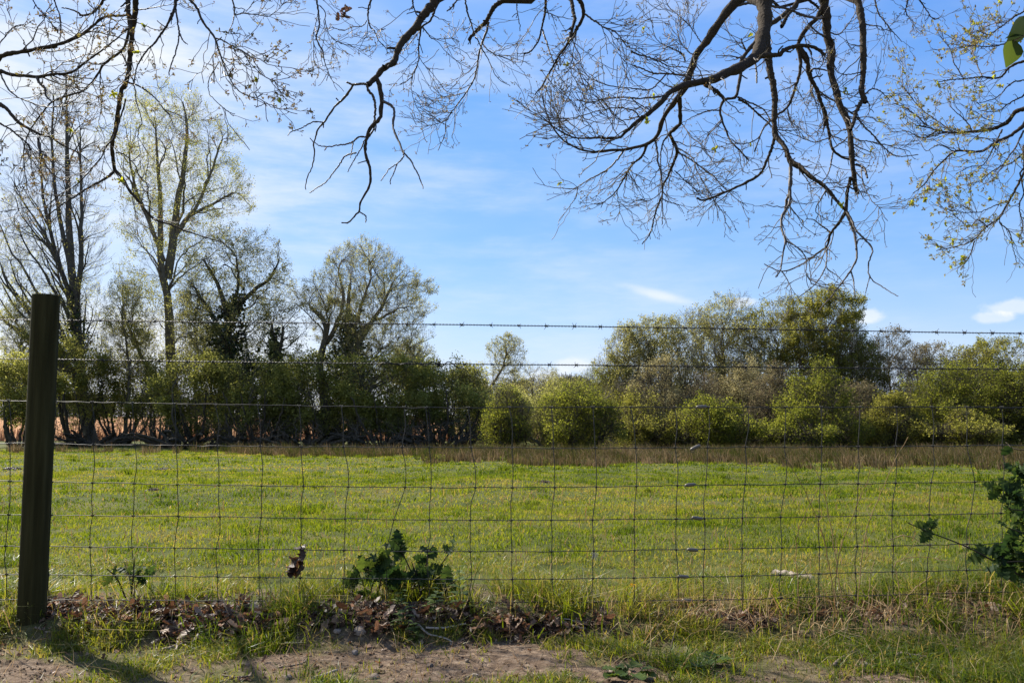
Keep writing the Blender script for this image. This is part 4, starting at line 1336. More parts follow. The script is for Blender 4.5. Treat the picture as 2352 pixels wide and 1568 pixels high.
def tree(name, label, cat, Y, stems, prof, st, seed, leaf, group=None, bark="bark_far", ivy=None):
    """stems: [(points in pixels, start width px, end width px)]; prof: crown half widths [(py, centre px, r px)]; st: growth style."""
    g = np.random.default_rng(seed)
    env = envelope(prof, Y, st.get("depth", .9), "auto" in st)
    env.lo = st.get("lump", .74)
    sc = Y / FPX
    SP, SR = [], []
    KS = 16
    for pts, w0, w1 in stems:
        pp = np.array(pts, float)
        q = P(pp[:, 0], pp[:, 1], np.full(len(pp), Y))
        if len(SP) == 0 or pp[0, 1] > 985:
            q[0, 2] = gz(q[0, 0], Y) - .08
        q[1:, 1] += np.cumsum(g.normal(size=len(q) - 1) * .12 * Y / 40)
        q = resample(q, KS)
        q[1:] += g.normal(size=(KS - 1, 3)) * .02
        SP.append(q)
        SR.append(np.linspace(w0, w1, KS) * .5 * sc)
    ns = st.get("auto", 0)
    bx = P(stems[0][0][0][0] if stems else prof[-1][1], 1020, Y)[0]
    if ns:
        H = env.zs[-1] - gz(bx, Y)
        a = g.random(ns) * 2 * math.pi
        R = env.rs.max()
        e = st.get("spread", .6)
        for k in range(ns):
            b = np.array([bx + math.cos(a[k]) * .25 * R * g.random(), Y + math.sin(a[k]) * .25 * R * g.random(), 0])
            b[2] = gz(b[0], b[1]) - .05
            rr_ = R * e * (.3 + .7 * g.random())
            hh = H * g.uniform(.45, .85) * (1 - .35 * rr_ / R)
            tipp = b + np.array([math.cos(a[k]) * rr_, math.sin(a[k]) * rr_ * .9, hh])
            arch = st.get("arch", .0)
            mid = b * .5 + tipp * .5 + np.array([math.cos(a[k]) * rr_ * .12, 0, hh * (-.08 + arch)]) + g.normal(size=3) * .08
            SP.append(resample(np.array([b, mid, tipp]), KS) + np.concatenate([np.zeros((1, 3)), g.normal(size=(KS - 1, 3)) * .025]))
            w = st.get("sw", 5) * g.uniform(.5, 1.3)
            SR.append(np.linspace(w, w * .35, KS) * .5 * sc)
    SP, SR = np.array(SP), np.array(SR)
    base = (SP[0, 0, 0], Y, gz(SP[0, 0, 0], Y))
    root = thing(name, label, cat, base, group)
    H = env.zs[-1] - env.zs[0]
    mb = MB()
    V, F = tubes(SP, SR, 8)
    mb.add(V, F, np.repeat(.3 + .3 * g.random(len(SP)), KS * 8))
    n1, n2, n3, n4 = st["n"]
    L = st["L"]
    sl = st.get("slope", .9)
    lift = st.get("lift", .12)
    rm = st.get("rmin", .003)
    a1, r1 = reach(SP, SR, env.sample(n1, g, .6), 12, g, sl, .6, .12, .010, .3, st["jit"] * .7, lift, st.get("tmin", .15))
    V, F = tubes(a1, r1, 6)
    mb.add(V, F, np.repeat(.3 + .4 * g.random(n1), 12 * 6))
    mb.build("trunk" if stems else "stems", M[bark], root)
    mb = MB()
    base_p = np.concatenate([resK(SP, 9), resK(a1, 9)])
    base_r = np.concatenate([resKr(SR, 9), resKr(r1, 9)])
    a2, r2 = reach(base_p, base_r, env.sample(n2, g, .5), 8, g, None, .6, .06, .006, .35, st["jit"] * .6, lift, .25)
    V, F = tubes(a2, r2, 4)
    mb.add(V, F, np.repeat(g.random(n2), 8 * 4))
    par, pr = np.concatenate([a2, resK(a1, 8)]), np.concatenate([r2, resKr(r1, 8)])
    a3, r3 = reach(par, pr, env.sample(n3, g, .45), 5, g, None, .6, .03, rm * 1.4, .4, st["jit"] * .5, lift, .2)
    V, F = tubes(a3, r3, 3)
    mb.add(V, F, np.repeat(g.random(n3), 5 * 3))
    a4, r4 = grow(a3, r3, n4, (L[3] * .6 * H, L[3] * 1.3 * H), st.get("ang2", (.3, .8)), st["up"], st["curl"] * .8, 4, st["jit"], g, .2, 1.0, None, .7, .012, rm, .5)
    V, F = tubes(a4, r4, 3)
    mb.add(V, F, np.repeat(g.random(n4), 4 * 3))
    mb.build("twigs", M[bark], root)
    if leaf:
        lm, n, size = leaf[:3]
        mb = MB()
        # leaves thicken into clumps where a twig is well leafed
        pw = np.clip(fnoise(a4[:, 1, 0] * 1.7, a4[:, 1, 2] * 1.7 + a4[:, 1, 1], 1.1, seed % 17) - .28, .02, 1) ** st.get("clump", 1.3)
        zf = np.interp(a4[:, 1, 2], env.zs, np.linspace(0, 1, len(env.zs)))
        if "lowleaf" in st:
            pw = pw * (1 - st["lowleaf"] * smooth(.2, .7, zf))
        pick = g.choice(len(a4), 6000, p=pw / pw.sum())
        V, F, A = leaf_quads(a4[pick], int(n * 1.5), size, g, st.get("lspread", .07), .1, st.get("asp", .5))
        mb.add(V, F, A)
        mb.build("leaves", M[lm], root, smooth_shade=False)
    if ivy:
        mb = MB()
        for (pts, r0, n) in ivy:
            pp = resample(np.array(pts, float), 20)
            q = P(pp[:, 0], pp[:, 1], np.full(20, Y))
            n = int(n * .55)
            i = g.integers(0, 20, n)
            rr_ = r0 * sc * np.interp(i / 19, [0, .5, 1], [1, 1, .45]) * np.sqrt(g.random(n)) * (.6 + .8 * vnoise(i * 1.0, i * 0., 2.2, seed % 11))
            an = g.random(n) * 2 * math.pi
            c = q[i] + np.stack([np.cos(an) * rr_, np.sin(an) * rr_, g.normal(size=n) * .25], -1)
            V, F, A = leaf_quads(np.stack([c, c + g.normal(size=c.shape) * .1], 1), n, .17, g, .02, 0, .8)
            mb.add(V, F, A)
        mb.build("ivy", M["ivy"], root, smooth_shade=False)
    return root


def resK(a, K):
    i = np.linspace(0, a.shape[1] - 1, K)
    j = np.minimum(i.astype(int), a.shape[1] - 2)
    w = (i - j)[None, :, None]
    return a[:, j] * (1 - w) + a[:, j + 1] * w


def resKr(a, K):
    i = np.linspace(0, a.shape[1] - 1, K)
    j = np.minimum(i.astype(int), a.shape[1] - 2)
    w = (i - j)[None]
    return a[:, j] * (1 - w) + a[:, j + 1] * w


FAST = dict(n=(90, 520, 2200, 7500), L=(0, 0, 0, .036), slope=1.7, lift=.55, ang2=(.12, .4), up=.35, curl=.30, jit=.035, lowleaf=.92, lspread=.1, rmin=.0026)
OPEN = dict(n=(50, 380, 2000, 8000), L=(0, 0, 0, .036), slope=1.15, lift=.3, ang2=(.3, .8), up=.25, curl=.2, jit=.09, clump=1.3, lspread=.1, rmin=.0024, outer=1)
IVYT = dict(n=(34, 300, 1600, 6000), L=(0, 0, 0, .05), slope=.75, lift=.15, ang2=(.35, .85), up=.15, curl=.12, jit=.17, lspread=.08, rmin=.0026)
WILL = dict(n=(64, 480, 2600, 11000), L=(0, 0, 0, .06), slope=.9, lift=.3, ang2=(.2, .55), up=.25, curl=.10, jit=.08, lspread=.06, asp=.35, rmin=.0025)
BUSH = dict(n=(44, 220, 900, 3000), L=(0, 0, 0, .10), slope=.6, lift=.15, ang2=(.3, .9), up=.14, curl=.08, jit=.13, auto=12, sw=7, spread=.7, lspread=.13, lump=.35, depth=.5, rmin=.0026)
HAW = dict(n=(60, 340, 1600, 4600), L=(0, 0, 0, .15), slope=.3, lift=.05, ang2=(.3, .9), up=.08, curl=.02, jit=.14, auto=9, sw=7, spread=.6, lspread=.09, lump=.36)
WOOD = dict(n=(44, 340, 2000, 8500), L=(0, 0, 0, .055), slope=1.2, lift=.28, ang2=(.25, .65), up=.2, curl=.12, jit=.10, auto=6, sw=9, spread=.5, lspread=.08, rmin=.0026, lump=.62)

G1 = "tall trees behind the fence at left"
tree("poplar_tree", "tall slender bare poplar behind the fence post, its upswept branches almost leafless", "tree", 47,
     [([(212, 1015), (190, 930), (176, 800), (168, 690), (160, 560), (153, 420), (150, 290), (148, 170)], 30, 3), ([(170, 700), (120, 560), (95, 420), (90, 330)], 12, 3), ([(172, 720), (188, 600), (186, 440), (184, 300)], 14, 3), ([(168, 640), (132, 480), (122, 340), (125, 220)], 12, 3)],
     [(150, 148, 22), (210, 150, 62), (330, 140, 88), (450, 120, 118), (560, 112, 130), (680, 115, 132), (780, 125, 110), (850, 150, 90), (900, 170, 50)], dict(FAST, n=(120, 700, 2800, 9000)), 1, ("yellow_leaf", 6500, .085), G1, "bark_poplar",
     [([(186, 880), (176, 740), (170, 690)], 34, 1500)])
tree("poplar_tree", "tall open poplar with forked trunk and thin yellow green leaves, right of the bare one", "tree", 46,
     [([(402, 1020), (400, 930), (394, 850), (388, 700), (376, 600), (372, 500), (366, 420), (358, 300)], 30, 4), ([(384, 640), (396, 560), (404, 470), (420, 380), (424, 280), (410, 225)], 22, 4), ([(392, 560), (430, 500), (480, 470), (530, 440)], 11, 4), ([(376, 600), (350, 520), (315, 440), (300, 350)], 12, 4), ([(390, 545), (450, 470), (490, 380), (510, 320)], 10, 4), ([(412, 905), (350, 850), (310, 770), (290, 700)], 12, 4)],
     [(195, 392, 38), (245, 395, 112), (320, 400, 150), (400, 420, 155), (460, 430, 150), (520, 400, 125), (600, 390, 110), (720, 370, 105), (800, 350, 95), (860, 340, 60)], OPEN, 2, ("yellow_leaf", 26000, .085), G1)
tree("oak_tree", "dark rounded tree with ivy clad trunks between the two-stemmed poplar and the willow", "tree", 43,
     [([(512, 1020), (520, 900), (526, 800), (520, 720), (505, 660), (470, 600)], 34, 5), ([(524, 760), (545, 705), (590, 665), (620, 640), (640, 600)], 17, 4), ([(520, 800), (490, 730), (465, 690), (440, 650)], 16, 4), ([(522, 720), (545, 660), (540, 590)], 10, 4)],
     [(525, 545, 60), (560, 555, 95), (600, 560, 112), (650, 550, 122), (710, 530, 125), (780, 520, 110), (850, 510, 90)], IVYT, 3, ("willow_leaf", 17000, .08), G1, "bark_dark",
     [([(520, 930), (524, 800), (526, 725), (545, 690)], 48, 5200), ([(580, 900), (575, 830)], 60, 2600)])
tree("oak_tree", "stumpy ivy smothered tree with two short forks, just left of the round willow", "tree", 41,
     [([(655, 1020), (640, 900), (632, 820), (628, 780), (622, 745)], 26, 6), ([(634, 820), (648, 785), (652, 750)], 12, 5)],
     [(690, 640, 50), (740, 640, 66), (790, 645, 66), (850, 640, 50)], dict(IVYT, n=(18, 120, 600, 1800)), 4, ("willow_leaf", 3500, .075), G1, "bark_dark",
     [([(645, 930), (634, 830), (628, 775)], 26, 2600), ([(655, 1010), (640, 900)], 50, 2500)])
tree("willow_tree", "large round topped willow with fine pale twigs, standing clear against the sky left of centre", "tree", 42,
     [([(760, 1020), (745, 900), (738, 830), (752, 770), (745, 735), (715, 705)], 30, 8), ([(815, 1020), (805, 900), (800, 800), (798, 720), (806, 650)], 34, 6), ([(748, 790), (775, 740), (790, 690), (780, 630)], 13, 5), ([(802, 830), (840, 760), (880, 700), (900, 650)], 15, 5), ([(802, 780), (850, 740), (910, 710)], 12, 5), ([(800, 800), (830, 700), (850, 640)], 13, 5)],
     [(550, 842, 26), (580, 840, 78), (620, 838, 124), (660, 840, 146), (710, 845, 152), (750, 850, 142), (800, 850, 128), (850, 840, 105), (900, 830, 80)], dict(WILL, n=(70, 560, 3200, 15000)), 5, ("willow_leaf", 30000, .08), G1, "bark_far",
     [([(800, 900), (800, 800), (800, 735)], 46, 3600), ([(760, 1010), (765, 940)], 34, 2000)])

for k, (pts, prof, n, lab) in enumerate([
    ([(285, 1020), (300, 900), (290, 800), (282, 720)], [(635, 285, 18), (665, 288, 44), (730, 290, 60), (800, 292, 58), (860, 295, 40)], 9000, "young yellow green willow standing between the two tall poplars"),
    ([(455, 1020), (450, 900), (452, 800), (446, 740)], [(650, 448, 20), (690, 450, 46), (750, 452, 56), (820, 455, 54), (870, 455, 40)], 7000, "young pale willow just right of the tall open poplar's trunk"),
    ([(62, 1020), (58, 900), (55, 800)], [(690, 55, 26), (730, 52, 52), (790, 52, 62), (850, 55, 50)], 6000, "thin pale willow seen behind the fence post at the left edge"),
    ([(905, 1020), (930, 920), (945, 850)], [(770, 950, 20), (800, 950, 52), (840, 945, 62), (880, 935, 60)], 8000, "pale thin willow at the lower right of the round topped one")]):
    tree("willow_tree", lab, "tree", 44.5, [(pts, 9, 3)], prof, dict(WILL, n=(34, 200, 1000, 4200), lump=.6), 140 + k, ("yellow_leaf", n, .075), G1)

G2 = "sallow bushes along the far edge of the meadow at left"
for k, (px, Y, top, r, lab, nl, lm) in enumerate([
    (45, 40, 838, 78, "leafy olive sallow bush at the left edge, beyond the post", 11000, "olive_leaf"),
    (175, 44, 812, 62, "olive sallow bush wrapped round the foot of the bare poplar", 8000, "olive_leaf"),
    (275, 45, 832, 90, "open sallow bush with arching bare stems between the two poplars", 7000, "olive_leaf"),
    (450, 40, 846, 100, "dark olive sallow bush with low arching boughs right of the tall open poplar", 12500, "olive_leaf"),
    (590, 39, 838, 98, "dark leafy sallow bush under the ivy clad trees", 13000, "olive_leaf"),
    (720, 38.5, 848, 92, "olive sallow bush below the left side of the round willow", 12000, "olive_leaf"),
    (880, 38, 838, 112, "broad bright olive sallow bush below the right side of the round willow", 16000, "willow_leaf"),
    (1010, 39, 850, 95, "olive sallow bush at the right end of the left hand thicket", 11000, "willow_leaf"),
    (360, 44, 836, 70, "olive sallow bush just left of the tall open poplar's trunk", 8000, "olive_leaf"),
    (525, 44, 826, 74, "olive sallow bush rising behind the ivy clad tree", 9000, "olive_leaf"),
    (655, 43, 830, 74, "olive sallow bush rising behind the stumpy ivy smothered tree", 9000, "olive_leaf"),
    (800, 44, 836, 80, "olive sallow bush rising right behind the round willow's trunks", 9000, "olive_leaf"),
    (950, 43, 838, 78, "pale olive sallow bush behind the right side of the thicket", 9000, "willow_leaf"),
    (1070, 42, 868, 56, "small olive sallow bush below the leaning willow sapling", 6000, "willow_leaf")]):
    top += (0, -14, 8, -6, 14, -10, 4, -4, 12, -24, 6, -18, 16, 0)[k]
    tree("sallow_bush", lab, "bush", Y, [], [(top - 22, px, r * .5), (top, px, r * .9), (top + 50, px, r * 1.1), (top + 105, px, r * 1.15), (940 + 18 * (2 < k < 8), px, r * 1.05), (965 + 18 * (2 < k < 8), px, r * .75), (978 + 18 * (2 < k < 8), px, r * .3)],
         BUSH, 20 + k, ("sallow_leaf", int(nl * (1.1 if k < 8 else .8)), .10), G2, "bark_dark")
# low bare boughs sprawling along the foot of the thicket
for k, (px, Y, r, h, lab) in enumerate([(215, 42, 130, 60, "bare dark boughs sprawling over the ground at the foot of the poplars"), (420, 39, 130, 66, "bare dark arching boughs at the foot of the tall open poplar"), (560, 38, 110, 62, "tangle of black boughs under the ivy clad tree"),
                                        (700, 37.5, 110, 70, "tangle of black boughs below the stumpy ivy smothered tree"), (860, 37, 120, 72, "dense brush of dead dark boughs below the round willow"), (1000, 37, 105, 66, "heap of bare grey boughs leaning to the right end of the thicket")]):
    tree("fallen_boughs", lab, "boughs", Y, [], [(1030 - h, px, r * .8), (1030 - h * .5, px, r), (1035, px, r)],
         dict(n=(40, 120, 300, 500), L=(0, 0, 0, .3), slope=.2, lift=-.1, ang2=(.3, .9), up=.0, curl=-.08, jit=.3, auto=16, sw=11, spread=.98, arch=.3), 40 + k, None, "bare boughs under the thicket", "bark_dark")

G3 = "bushes and small trees in the middle distance"
tree("willow_tree", "thin leaning willow sapling rising alone above the bushes at the centre", "tree", 45,
     [([(1062, 990), (1105, 920), (1140, 870), (1158, 830), (1162, 795)], 12, 3)], [(766, 1165, 18), (785, 1166, 40), (815, 1168, 48), (850, 1165, 40), (890, 1150, 30)], dict(WILL, n=(26, 130, 600, 2200)), 50, ("willow_leaf", 3800, .08), G3)
for k, (px, Y, top, r, lab, nl, lm, sty) in enumerate([
    (1100, 46, 842, 70, "pale olive bush behind the leaning willow sapling", 6500, "willow_leaf", WOOD),
    (1215, 52, 838, 62, "pale green bush just right of the leaning willow sapling", 5500, "willow_leaf", WOOD),
    (1262, 58, 856, 40, "hazy grey green bush low on the skyline at the centre", 3500, "willow_leaf", WOOD),
    (1350, 52, 866, 58, "yellow green bush behind the round hawthorn", 7500, "yellow_leaf", BUSH),
    (1400, 47, 842, 50, "bright green bush right behind the round hawthorn, by the tan sallow", 7500, "green_leaf", BUSH),
    (1250, 42, 912, 62, "yellow green bush left behind the round hawthorn", 8000, "yellow_leaf", BUSH),
    (1290, 46, 878, 62, "yellow green bush rising behind the left half of the round hawthorn", 8000, "yellow_leaf", BUSH),
    (1430, 43, 885, 58, "olive bush filling the gap between the round hawthorn and the wood", 8000, "olive_leaf", BUSH),
    (1150, 40, 895, 62, "yellow green leafy bush behind the small dark bush", 8000, "yellow_leaf", BUSH)]):
    tree("sallow_bush", lab, "bush", Y, [], [(top - 8, px, r * .4), (top + 18, px, r * .9), (top + 50, px, r * 1.2), (top + 90, px, r * 1.25), (1000, px, r * 1.05), (1025, px, r * .7)], dict(sty, n=(40, 220, 1000, 3200)), 60 + k, (lm, int(nl * 1.4), .072), G3)
tree("hawthorn_bush", "small upright green bush in front of the gap at the centre", "bush", 33, [([(1168, 1040), (1168, 1010), (1170, 980)], 7, 4)],
     [(898, 1168, 25), (925, 1166, 48), (965, 1166, 56), (1005, 1168, 50), (1032, 1168, 30)], dict(HAW, n=(50, 280, 1300, 3600)), 70, ("green_leaf", 9500, .06), G3, "bark_dark")
tree("hawthorn_bush", "round spreading bright green hawthorn standing on its own in front of the rushes", "bush", 32, [([(1312, 1050), (1310, 1020), (1314, 985)], 11, 7), ([(1375, 1050), (1374, 1015), (1380, 985)], 9, 6)],
     [(885, 1320, 40), (915, 1320, 84), (950, 1325, 104), (985, 1328, 110), (1010, 1330, 100), (1032, 1335, 60)], dict(HAW, n=(70, 400, 2000, 5500), spread=.85), 71, ("green_leaf", 21000, .06), G3, "bark_dark")

G4 = "trees of the wood at right"
for k, (px, Y, top, r, lab, nl, lm) in enumerate([
    (1445, 47, 752, 58, "pale feathery willow at the left end of the right hand wood", 7000, "willow_leaf"),
    (1520, 47, 738, 62, "feathery grey green tree second from the left end of the wood", 7000, "willow_leaf"),
    (1600, 48, 715, 68, "grey green twiggy tree rising towards the highest part of the wood", 6500, "willow_leaf"),
    (1685, 48, 682, 76, "tall twiggy tree left of the highest crown of the wood", 7000, "willow_leaf"),
    (1785, 47, 694, 74, "green topped tree directly left of the highest crown", 14000, "olive_leaf"),
    (1890, 46, 668, 70, "highest tree of the wood, with a dense rounded dark green crown", 21000, "olive_leaf"),
    (1960, 46, 748, 52, "leaning brown stemmed tree on the right slope of the wood", 7000, "olive_leaf"),
    (2052, 46, 762, 56, "bare purplish brown tree right of the highest crown", 2500, "brown_leaf"),
    (2125, 46, 800, 70, "bare brown tree in the dip of the wood", 3500, "brown_leaf"),
    (2205, 45, 806, 74, "brownish olive tree near the right edge with thin top", 7000, "olive_leaf"),
    (2300, 45, 786, 86, "broad domed twiggy tree at the right edge", 8000, "olive_leaf")]):
    tree("wood_tree", lab, "tree", Y, [], [(top - 8, px, r * .45), (top + 22, px, r * .95), (top + 70, px, r * 1.25), (top + 140, px + 3, r * 1.25), (940, px, r * 1.1), (990, px, r * .6)], WOOD, 80 + k, (lm, int(nl * 2.3), .085), G4)
G5 = "bushes in front of the wood at right"
for k, (px, Y, top, r, lab, nl, lm) in enumerate([
    (1475, 38, 905, 66, "olive green bush right of the round hawthorn", 10000, "olive_leaf"),
    (1520, 42, 836, 66, "tan catkin covered sallow at the left of the wood", 13000, "tan_leaf"),
    (1560, 37, 960, 70, "low brown green bush with sweeping pale boughs", 8000, "olive_leaf"),
    (1640, 36, 920, 84, "bright green hawthorn below the tan sallow", 15000, "green_leaf"),
    (1610, 42, 868, 58, "olive brown bush between the tan sallow and the second tan bush", 8000, "brown_leaf"),
    (1722, 41, 838, 52, "second tan catkin bush, narrower, mid right", 11000, "tan_leaf"),
    (1790, 39, 850, 66, "dull brown twiggy bush behind the pointed green hawthorn", 9000, "brown_leaf"),
    (1880, 36, 842, 78, "pointed green hawthorn with sprays on its left side", 15000, "green_leaf"),
    (1830, 34.5, 955, 70, "low dark green hawthorn at the foot of the pointed one", 10000, "green_leaf"),
    (1970, 38, 890, 76, "dark brown green bush right of the pointed hawthorn", 9000, "brown_leaf"),
    (2055, 36, 915, 80, "dusky olive hawthorn with layered sprays", 12000, "olive_leaf"),
    (2160, 37, 846, 92, "broad yellow green hawthorn near the right edge", 18000, "green_leaf"),
    (2270, 36.5, 850, 86, "broad green hawthorn second from the right edge", 17000, "green_leaf"),
    (2362, 35.5, 848, 82, "dark green hawthorn at the extreme right edge behind the holly", 16000, "green_leaf"),
    (2215, 34.5, 950, 80, "low dark olive hawthorn under the broad pair at right", 10000, "olive_leaf")]):
    tree("hawthorn_bush", lab, "bush", Y, [], [(top - 10, px, r * .3), (top + 20, px, r * .75), (top + 55, px, r * 1.1), ((top + 1000) / 2 + 20, px, r * 1.25), (990, px, r * 1.2), (1032, px, r * .9)], dict(HAW, n=(56, 320, 1500, 4400)), 100 + k, (lm, int(nl * 1.4), .068), G5, "bark_dark")


def far_wood():
    g = np.random.default_rng(77)
    mb = MB()
    # a belt of distant bare trees along the skyline, too far off to part
    for (x0, x1, top, Y, n, v) in ((-120, 120, 838, 150, 16, .25), (90, 520, 905, 170, 22, .2), (1060, 1290, 872, 190, 14, .6), (1262, 1345, 862, 160, 8, .05), (1330, 1560, 880, 190, 12, .5), (1550, 2500, 900, 140, 40, .3)):
        for k in range(n):
            px = g.uniform(x0, x1)
            t = top + abs(g.normal()) * 10
            Yk = Y + g.uniform(-12, 12)
            zt = P(px, t, Yk)[2]
            x = P(px, 900, Yk)[0]
            zb = gz(x, Yk)
            Hh = zt - zb
            m = 900
            u = g.random(m) ** .6
            rr_ = Hh * .38 * np.sqrt(np.clip(1 - (2 * u - 1.1) ** 2, .02, 1)) * np.sqrt(g.random(m))
            a = g.random(m) * 2 * math.pi
            c = np.stack([x + rr_ * np.cos(a), Yk + rr_ * np.sin(a), zb + Hh * u], -1)
            d = norm(g.normal(size=(m, 3)) + np.array([0, 0, 1.0]))
            L = .5 + .7 * g.random(m)
            q = np.stack([c, c + d * L[:, None] * .5 + g.normal(size=(m, 3)) * .05, c + d * L[:, None]], 1)
            V, F = tubes(q, np.full((m, 3), .028), 3)
            mb.add(V, F, np.clip(v + .3 * g.random(), 0, 1))
            tr = np.array([[[x, Yk, zb], [x + .1, Yk, zb + Hh * .4], [x, Yk, zb + Hh * .8]]])
            V, F = tubes(tr, np.array([[.25, .18, .06]]), 5)
            mb.add(V, F, .1)
    tag(mb.build("distant_woodland", M["wood_far"], smooth_shade=False), "belt of far off woodland low along the skyline", "woodland", kind="stuff")


far_wood()

# ------------------------------------------------------------------ holly, nettles, stalks, sticks and stones at the fence foot
HOLLY_W = [.03, .10, .30, .17, .38, .20, .40, .19, .33, .13, .20, .06, .012]
HOLLY_WAVE = [0, .0, .10, -.03, -.08, .02, .12, -.03, -.08, .02, .08, 0, 0]
HOLLY = leaf_template(HOLLY_W, 1.0, .10, .12, HOLLY_WAVE)


def holly_leaves(mb, tips, dirs, sizes, g):
    n = len(tips)
    up = norm(g.normal(size=(n, 3)) * .55 + np.array([0, -1.0, .45]))
    V, F = scatter(HOLLY[0], HOLLY[1], tips, frames(dirs, up), sizes)
    mb.add(V, F, np.repeat(g.random(n), len(HOLLY[0])))


def holly(label, stems, n, seed, size=.05, Y=3.1):
    g = np.random.default_rng(seed)
    sp, sr = [], []
    for pts, dy in stems:
        pp = np.array(pts, float)
        q = P(pp[:, 0], pp[:, 1], Y + dy + np.linspace(0, g.normal() * .08, len(pp)))
        sp.append(resample(q, 14)); sr.append(np.linspace(.0038, .0016, 14))
    sp, sr = np.array(sp), np.array(sr)
    b = sp[0, 0]
    root = thing("holly_bush", label, "holly", (b[0], b[1], b[2]))
    mb = MB()
    V, F = tubes(sp, sr, 7)
    mb.add(V, F, .2)
    tw, tr = grow(sp, sr, max(6, n // 9), (.03, .09), (.4, 1.0), .1, .1, 5, .1, g, .25, 1, None, .7, .002, .001)
    V, F = tubes(tw, tr, 5)
    mb.add(V, F, .2)
    mb.build("stem", M["bark_dark"], root)
    par = np.concatenate([resK(sp, 5), tw, tw])
    i = g.integers(0, len(par), n)
    t = (.25 + .75 * g.random(n)) * 4
    j = np.minimum(t.astype(int), 3)
    w = (t - j)[:, None]
    c = par[i, j] * (1 - w) + par[i, j + 1] * w
    d = norm(norm(par[i, j + 1] - par[i, j]) * .5 + g.normal(size=(n, 3)) * np.array([.8, .6, .7]))
    mb = MB()
    holly_leaves(mb, c, d, size * (.7 + .6 * g.random(n)), g)
    mb.build("leaves", M["holly"], root)
    return root


holly("low holly bush with spiny dark leaves growing through the wire left of centre", [([(850, 1395), (852, 1340), (840, 1290)], .03), ([(855, 1395), (830, 1330), (815, 1300)], .06), ([(860, 1390), (875, 1330), (870, 1280)], 0), ([(955, 1395), (950, 1330), (920, 1260), (910, 1245)], .05), ([(960, 1395), (975, 1320), (985, 1270), (995, 1250)], .02), ([(965, 1395), (1000, 1320), (1030, 1270)], .08), ([(970, 1395), (960, 1330), (945, 1290)], .0), ([(970, 1395), (1020, 1340), (1040, 1310)], .05), ([(905, 1398), (900, 1350), (890, 1310)], .04), ([(905, 1398), (925, 1340), (935, 1300)], .03), ([(1000, 1398), (1025, 1350), (1050, 1330)], .0), ([(880, 1398), (890, 1345), (880, 1300)], .02)], 175, 201, .054)
holly("small holly seedling half hidden in the grass near the post", [([(300, 1390), (300, 1340), (285, 1290)], .1), ([(300, 1390), (320, 1330), (345, 1310)], .12), ([(295, 1390), (270, 1330), (245, 1305)], .1), ([(300, 1390), (305, 1330), (310, 1280)], .08)], 20, 202, .04)
holly("holly with spiny dark leaves pushing in through the fence from the right edge", [([(2420, 1360), (2310, 1303), (2220, 1255), (2130, 1220), (2085, 1200)], -.05), ([(2430, 1330), (2350, 1290), (2330, 1240), (2345, 1180), (2335, 1130)], 0), ([(2430, 1200), (2360, 1160), (2330, 1120), (2345, 1085)], -.08), ([(2440, 1080), (2380, 1040), (2330, 1030), (2310, 1015)], -.12), ([(2430, 1250), (2370, 1230), (2310, 1210)], -.02), ([(2440, 1340), (2380, 1340), (2340, 1330)], -.06), ([(2440, 1150), (2390, 1100), (2355, 1060)], -.1), ([(2440, 1400), (2390, 1300), (2380, 1200)], .05), ([(2436, 1500), (2432, 1400), (2436, 1250), (2440, 1080)], -.02), ([(2436, 1500), (2400, 1400), (2380, 1330)], .0), ([(2440, 1300), (2375, 1275), (2322, 1268)], -.03), ([(2440, 1230), (2380, 1180), (2316, 1168)], -.06), ([(2440, 1310), (2365, 1290), (2300, 1290)], 0), ([(2440, 1180), (2370, 1150), (2325, 1150)], -.02)], 270, 203, .050, 2.92)

NETTLE = leaf_template([.02, .20, .17, .30, .24, .34, .26, .30, .2, .18, .1, .02], 1.0, .25, .25)


def nettle(label, px, py, h, seed, n=16, size=.05, dy=0.):
    g = np.random.default_rng(seed)
    b = ground_at(px, py)
    root = thing("nettle_plant", label, "nettle", b)
    top = b + np.array([g.normal() * .02, g.normal() * .02, h])
    st = resample(np.array([b - [0, 0, .02], (b + top) / 2 + g.normal(size=3) * .008, top]), 8)
    mb = MB()
    V, F = tubes(st[None], np.linspace(.002, .001, 8)[None], 6)
    mb.add(V, F, .5)
    mb.build("stem", M["nettle"], root)
    i = np.linspace(1.5, 7, n).astype(int)
    c = st[i]
    a = np.arange(n) * 1.9 + g.normal(size=n) * .3
    d = np.stack([np.cos(a), np.sin(a), .15 + .35 * g.random(n)], -1)
    V, F = scatter(NETTLE[0], NETTLE[1], c, frames(d, np.tile([[0, 0, 1.]], (n, 1))), size * np.linspace(1.1, .55, n))
    mb = MB()
    mb.add(V, F, np.repeat(g.random(n), len(NETTLE[0])))
    mb.build("leaves", M["nettle"], root, smooth_shade=False)


nettle("nettle with toothed leaves in front of the leaf litter below the holly", 935, 1440, .085, 301)
nettle("nettle with toothed leaves close to the foot of the holly", 1010, 1412, .09, 302)
nettle("tall nettle with toothed leaves at the right of the holly", 1065, 1400, .15, 303, 18, .05)
nettle("small pale nettle on the leaf litter right of the post shadow", 480, 1462, .04, 304, 14, .035)
nettle("small nettle half buried in brown leaves beside the holly", 900, 1400, .07, 305, 14, .045)
nettle("low nettle at the edge of the bare soil", 960, 1468, .06, 306, 12, .04)


